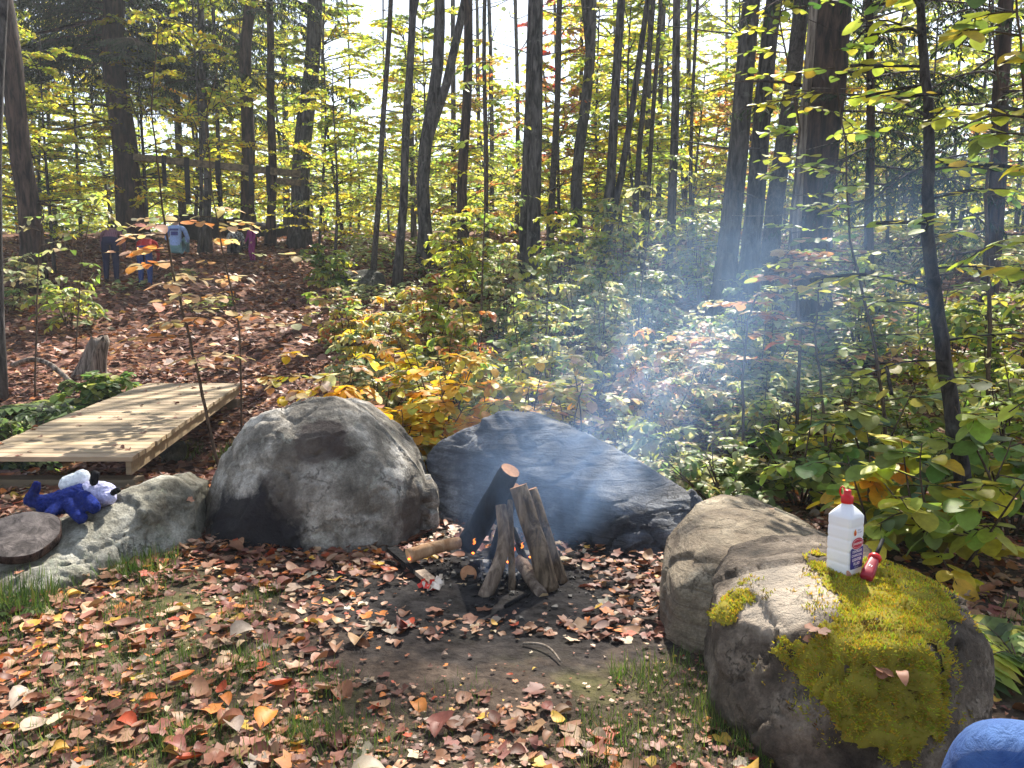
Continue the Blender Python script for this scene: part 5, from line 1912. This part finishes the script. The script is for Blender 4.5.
    link("nose", fm, o)
    return o, J, s


M_PLAID, nt, b, out = new_mat("plum_plaid")
w1 = nd(nt, "ShaderNodeTexWave", Scale=9.0); w1.bands_direction = 'X'
w2 = nd(nt, "ShaderNodeTexWave", Scale=9.0); w2.bands_direction = 'Z'
v = coords(nt); nt.links.new(v, w1.inputs[0]); nt.links.new(v, w2.inputs[0])
nt.links.new(mix(nt, .5, ramp(nt, w1.outputs["Fac"], [(.3, (.10, .03, .06)), (.8, (.26, .12, .17))]), ramp(nt, w2.outputs["Fac"], [(.3, (.08, .025, .05)), (.8, (.22, .10, .14))])), b.inputs["Base Color"])
b.inputs["Roughness"].default_value = .9
M_SPECK, nt, b, out = new_mat("speckled_knit")
nt.links.new(ramp(nt, noise_n(nt, coords(nt), 22, 3), [(.45, (.02, .02, .02)), (.56, (.40, .40, .40))]), b.inputs["Base Color"])
M_DENIM, nt, b, out = new_mat("denim")
n1 = noise_n(nt, coords(nt, (1, 1, 1)), 7, 4); n2 = noise_n(nt, coords(nt, (300, 300, 60)), 3, 2)
dc = mix(nt, .25, ramp(nt, n1, [(.38, (.022, .075, .26)), (.66, (.085, .19, .46))]), ramp(nt, n2, [(.3, .4), (.7, 1.0)]), 'MULTIPLY')
nt.links.new(dc, b.inputs["Base Color"]); b.inputs["Roughness"].default_value = .9
n3 = noise_n(nt, coords(nt, (1, 1, 1)), 16, 6, .65, 2.5)
bump(nt, b, math_n(nt, 'ADD', math_n(nt, 'MULTIPLY', n2, .12), n3), .9, .022)

p = hit(112, 283)
person("person in plum plaid shirt and navy jeans bending near the thick trunk", p, R(20), 1.8, 'bend', (.1, .03, .06), (.008, .011, .045), mat_top=M_PLAID)
p = hit(146, 288)
person("person in red top and blue jeans bending over behind yellow leaves", p, R(15), 1.55, 'bend', (.36, .02, .02), (.022, .045, .15), hairc=(.05, .03, .02))
p = hit(176, 256)
o, J, s = person("person in light blue T-shirt with navy print, seen from behind", p, R(10), 1.85, 'sit', (.30, .42, .75), (.16, .30, .34), hairc=(.03, .015, .03))
mb = MB()
c = J['chest'][0]
for (cx, cz, w, h) in ((0, .04, .20, .05), (0, -.05, .16, .09)):
    mb.box(c + Vector((cx, -.165 - cz * .2, cz)) * s, (w * s, .012 * s, h * s), Matrix.Rotation(-.25, 3, 'X'))
link("shirt_print", mb.mesh("shirt_print", M_BLUE, (0, 0, 0), False), o)
p = hit(237, 256)
person("person in black and white speckled jacket sitting by the dark fallen trunk", p, R(190), 1.5, 'sit', (.1, .1, .1), (.02, .02, .025), mat_top=M_SPECK)
p = hit(253, 263)
person("small child in magenta outfit standing right of the others", p, R(150), .98, 'stand', (.20, .012, .13), (.19, .015, .12), hairc=(.10, .06, .03), skin=(.45, .28, .2))

# neighbour whose denim knee enters the lower right corner
KNEE = P(982, 775, 1.36)
o, J, s = person("person in blue denim jeans, one bent knee entering the lower right corner", (0, 0, 0), 0, 1.72, 'chair', (.15, .15, .17), (.05, .12, .35), mat_legs=M_DENIM)
yaw = R(62)
o.rotation_euler = (0, 0, yaw)
kl = Matrix.Rotation(yaw, 3, 'Z') @ J['knr'][0]
o.location = (KNEE.x - kl.x, KNEE.y - kl.y, tz(1.2, 1) + .0)
PERS = o.location.copy()
hip = Matrix.Rotation(yaw, 3, 'Z') @ J['pelvis'][0] + o.location
mb = MB()
mb.tube([(hip.x, hip.y, tz(hip.x, hip.y) - .05), (hip.x, hip.y, .2), (hip.x, hip.y, hip.z - .15)], [.20, .185, .18], 20, 0, True, 1, .05)
tag(mb.build("log_seat", [M_LOGB, M_CUTP], None, (hip.x, hip.y, 0)), "upright sawn log under the person in denim jeans", "seat")


# ------------------------------------------------------------------ smoke drifting from the fire
def smoke():
    # axis as a function of height above the fire: x = ax*z + bx*z^2, y likewise; radius grows
    H = 2.3
    AX, BX, AY, BY = .45, .42, .20, .18
    R0, R1 = .20, 1.0
    mb = MB(); n = 20; rings = []
    K = 22
    for i in range(K + 1):
        z = -.02 + (H + .02) * i / K
        zz = max(z, 0)
        r = (R0 + R1 * zz) * 1.02
        cx, cy = AX * zz + BX * zz * zz, AY * zz + BY * zz * zz
        rings.append([(cx + r * math.cos(6.2832 * j / n), cy + r * math.sin(6.2832 * j / n), z) for j in range(n)])
    loft(mb, rings)
    m = bpy.data.materials.new("smoke"); m.use_nodes = True
    nt = m.node_tree; nt.nodes.clear()
    out = nt.nodes.new("ShaderNodeOutputMaterial")
    pv = nt.nodes.new("ShaderNodeVolumePrincipled")
    pv.inputs["Color"].default_value = (.40, .62, 1.0, 1)
    pv.inputs["Anisotropy"].default_value = .25
    nt.links.new(pv.outputs[0], out.inputs["Volume"])
    v = coords(nt)
    sx = nt.nodes.new("ShaderNodeSeparateXYZ"); nt.links.new(v, sx.inputs[0])
    z = math_n(nt, 'MAXIMUM', sx.outputs[2], 0.0)
    z2 = math_n(nt, 'MULTIPLY', z, z)
    cx = math_n(nt, 'ADD', math_n(nt, 'MULTIPLY', z, AX), math_n(nt, 'MULTIPLY', z2, BX))
    cy = math_n(nt, 'ADD', math_n(nt, 'MULTIPLY', z, AY), math_n(nt, 'MULTIPLY', z2, BY))
    dx = math_n(nt, 'SUBTRACT', sx.outputs[0], cx); dy = math_n(nt, 'SUBTRACT', sx.outputs[1], cy)
    r = math_n(nt, 'SQRT', math_n(nt, 'ADD', math_n(nt, 'MULTIPLY', dx, dx), math_n(nt, 'MULTIPLY', dy, dy)))
    rad = math_n(nt, 'MULTIPLY_ADD', z, R1, R0)
    f = math_n(nt, 'SUBTRACT', 1.0, math_n(nt, 'DIVIDE', r, rad), clamp=True)
    f = math_n(nt, 'POWER', f, 1.35)
    ns = noise_n(nt, coords(nt, (1, 1, .7)), 2.4, 5, .6, 2.2)
    wisp = ramp(nt, ns, [(.38, .02), (.52, .40), (.68, 1.0)])
    # thinner as it spreads and fades out at the top
    thin = math_n(nt, 'DIVIDE', .16, rad)
    fade = math_n(nt, 'MULTIPLY_ADD', z, -1.0 / H, 1.0, clamp=True)
    d = math_n(nt, 'MULTIPLY', math_n(nt, 'MULTIPLY', f, wisp), math_n(nt, 'MULTIPLY', math_n(nt, 'POWER', thin, .7), fade))
    d = math_n(nt, 'MULTIPLY', d, 7.5)
    nt.links.new(d, pv.inputs["Density"])
    o = mb.build("smoke", m, None, (0, 0, 0))
    o.location = (FIRE.x + .02, FIRE.y + .08, FIRE.z + .03)
    tag(o, "thin blue smoke drifting up and right from the fire", "smoke", None, "stuff")


smoke()


def haze():
    """the faintly smoky air of the clearing and the woods"""
    mb = MB()
    mb.box((0, 30, 14.5), (330, 150, 37))
    m = bpy.data.materials.new("haze"); m.use_nodes = True
    nt = m.node_tree; nt.nodes.clear()
    out = nt.nodes.new("ShaderNodeOutputMaterial")
    pv = nt.nodes.new("ShaderNodeVolumePrincipled")
    pv.inputs["Color"].default_value = (.86, .92, 1.0, 1)
    pv.inputs["Density"].default_value = .0013
    pv.inputs["Anisotropy"].default_value = .2
    nt.links.new(pv.outputs[0], out.inputs["Volume"])
    tag(mb.build("haze", m, None, (0, 0, 0)), "thin smoky haze hanging in the woods", "haze", None, "stuff")


haze()
print("vertices", sum(len(o.data.vertices) for o in COL.objects if o.type == 'MESH'), "FIRE", FIRE)
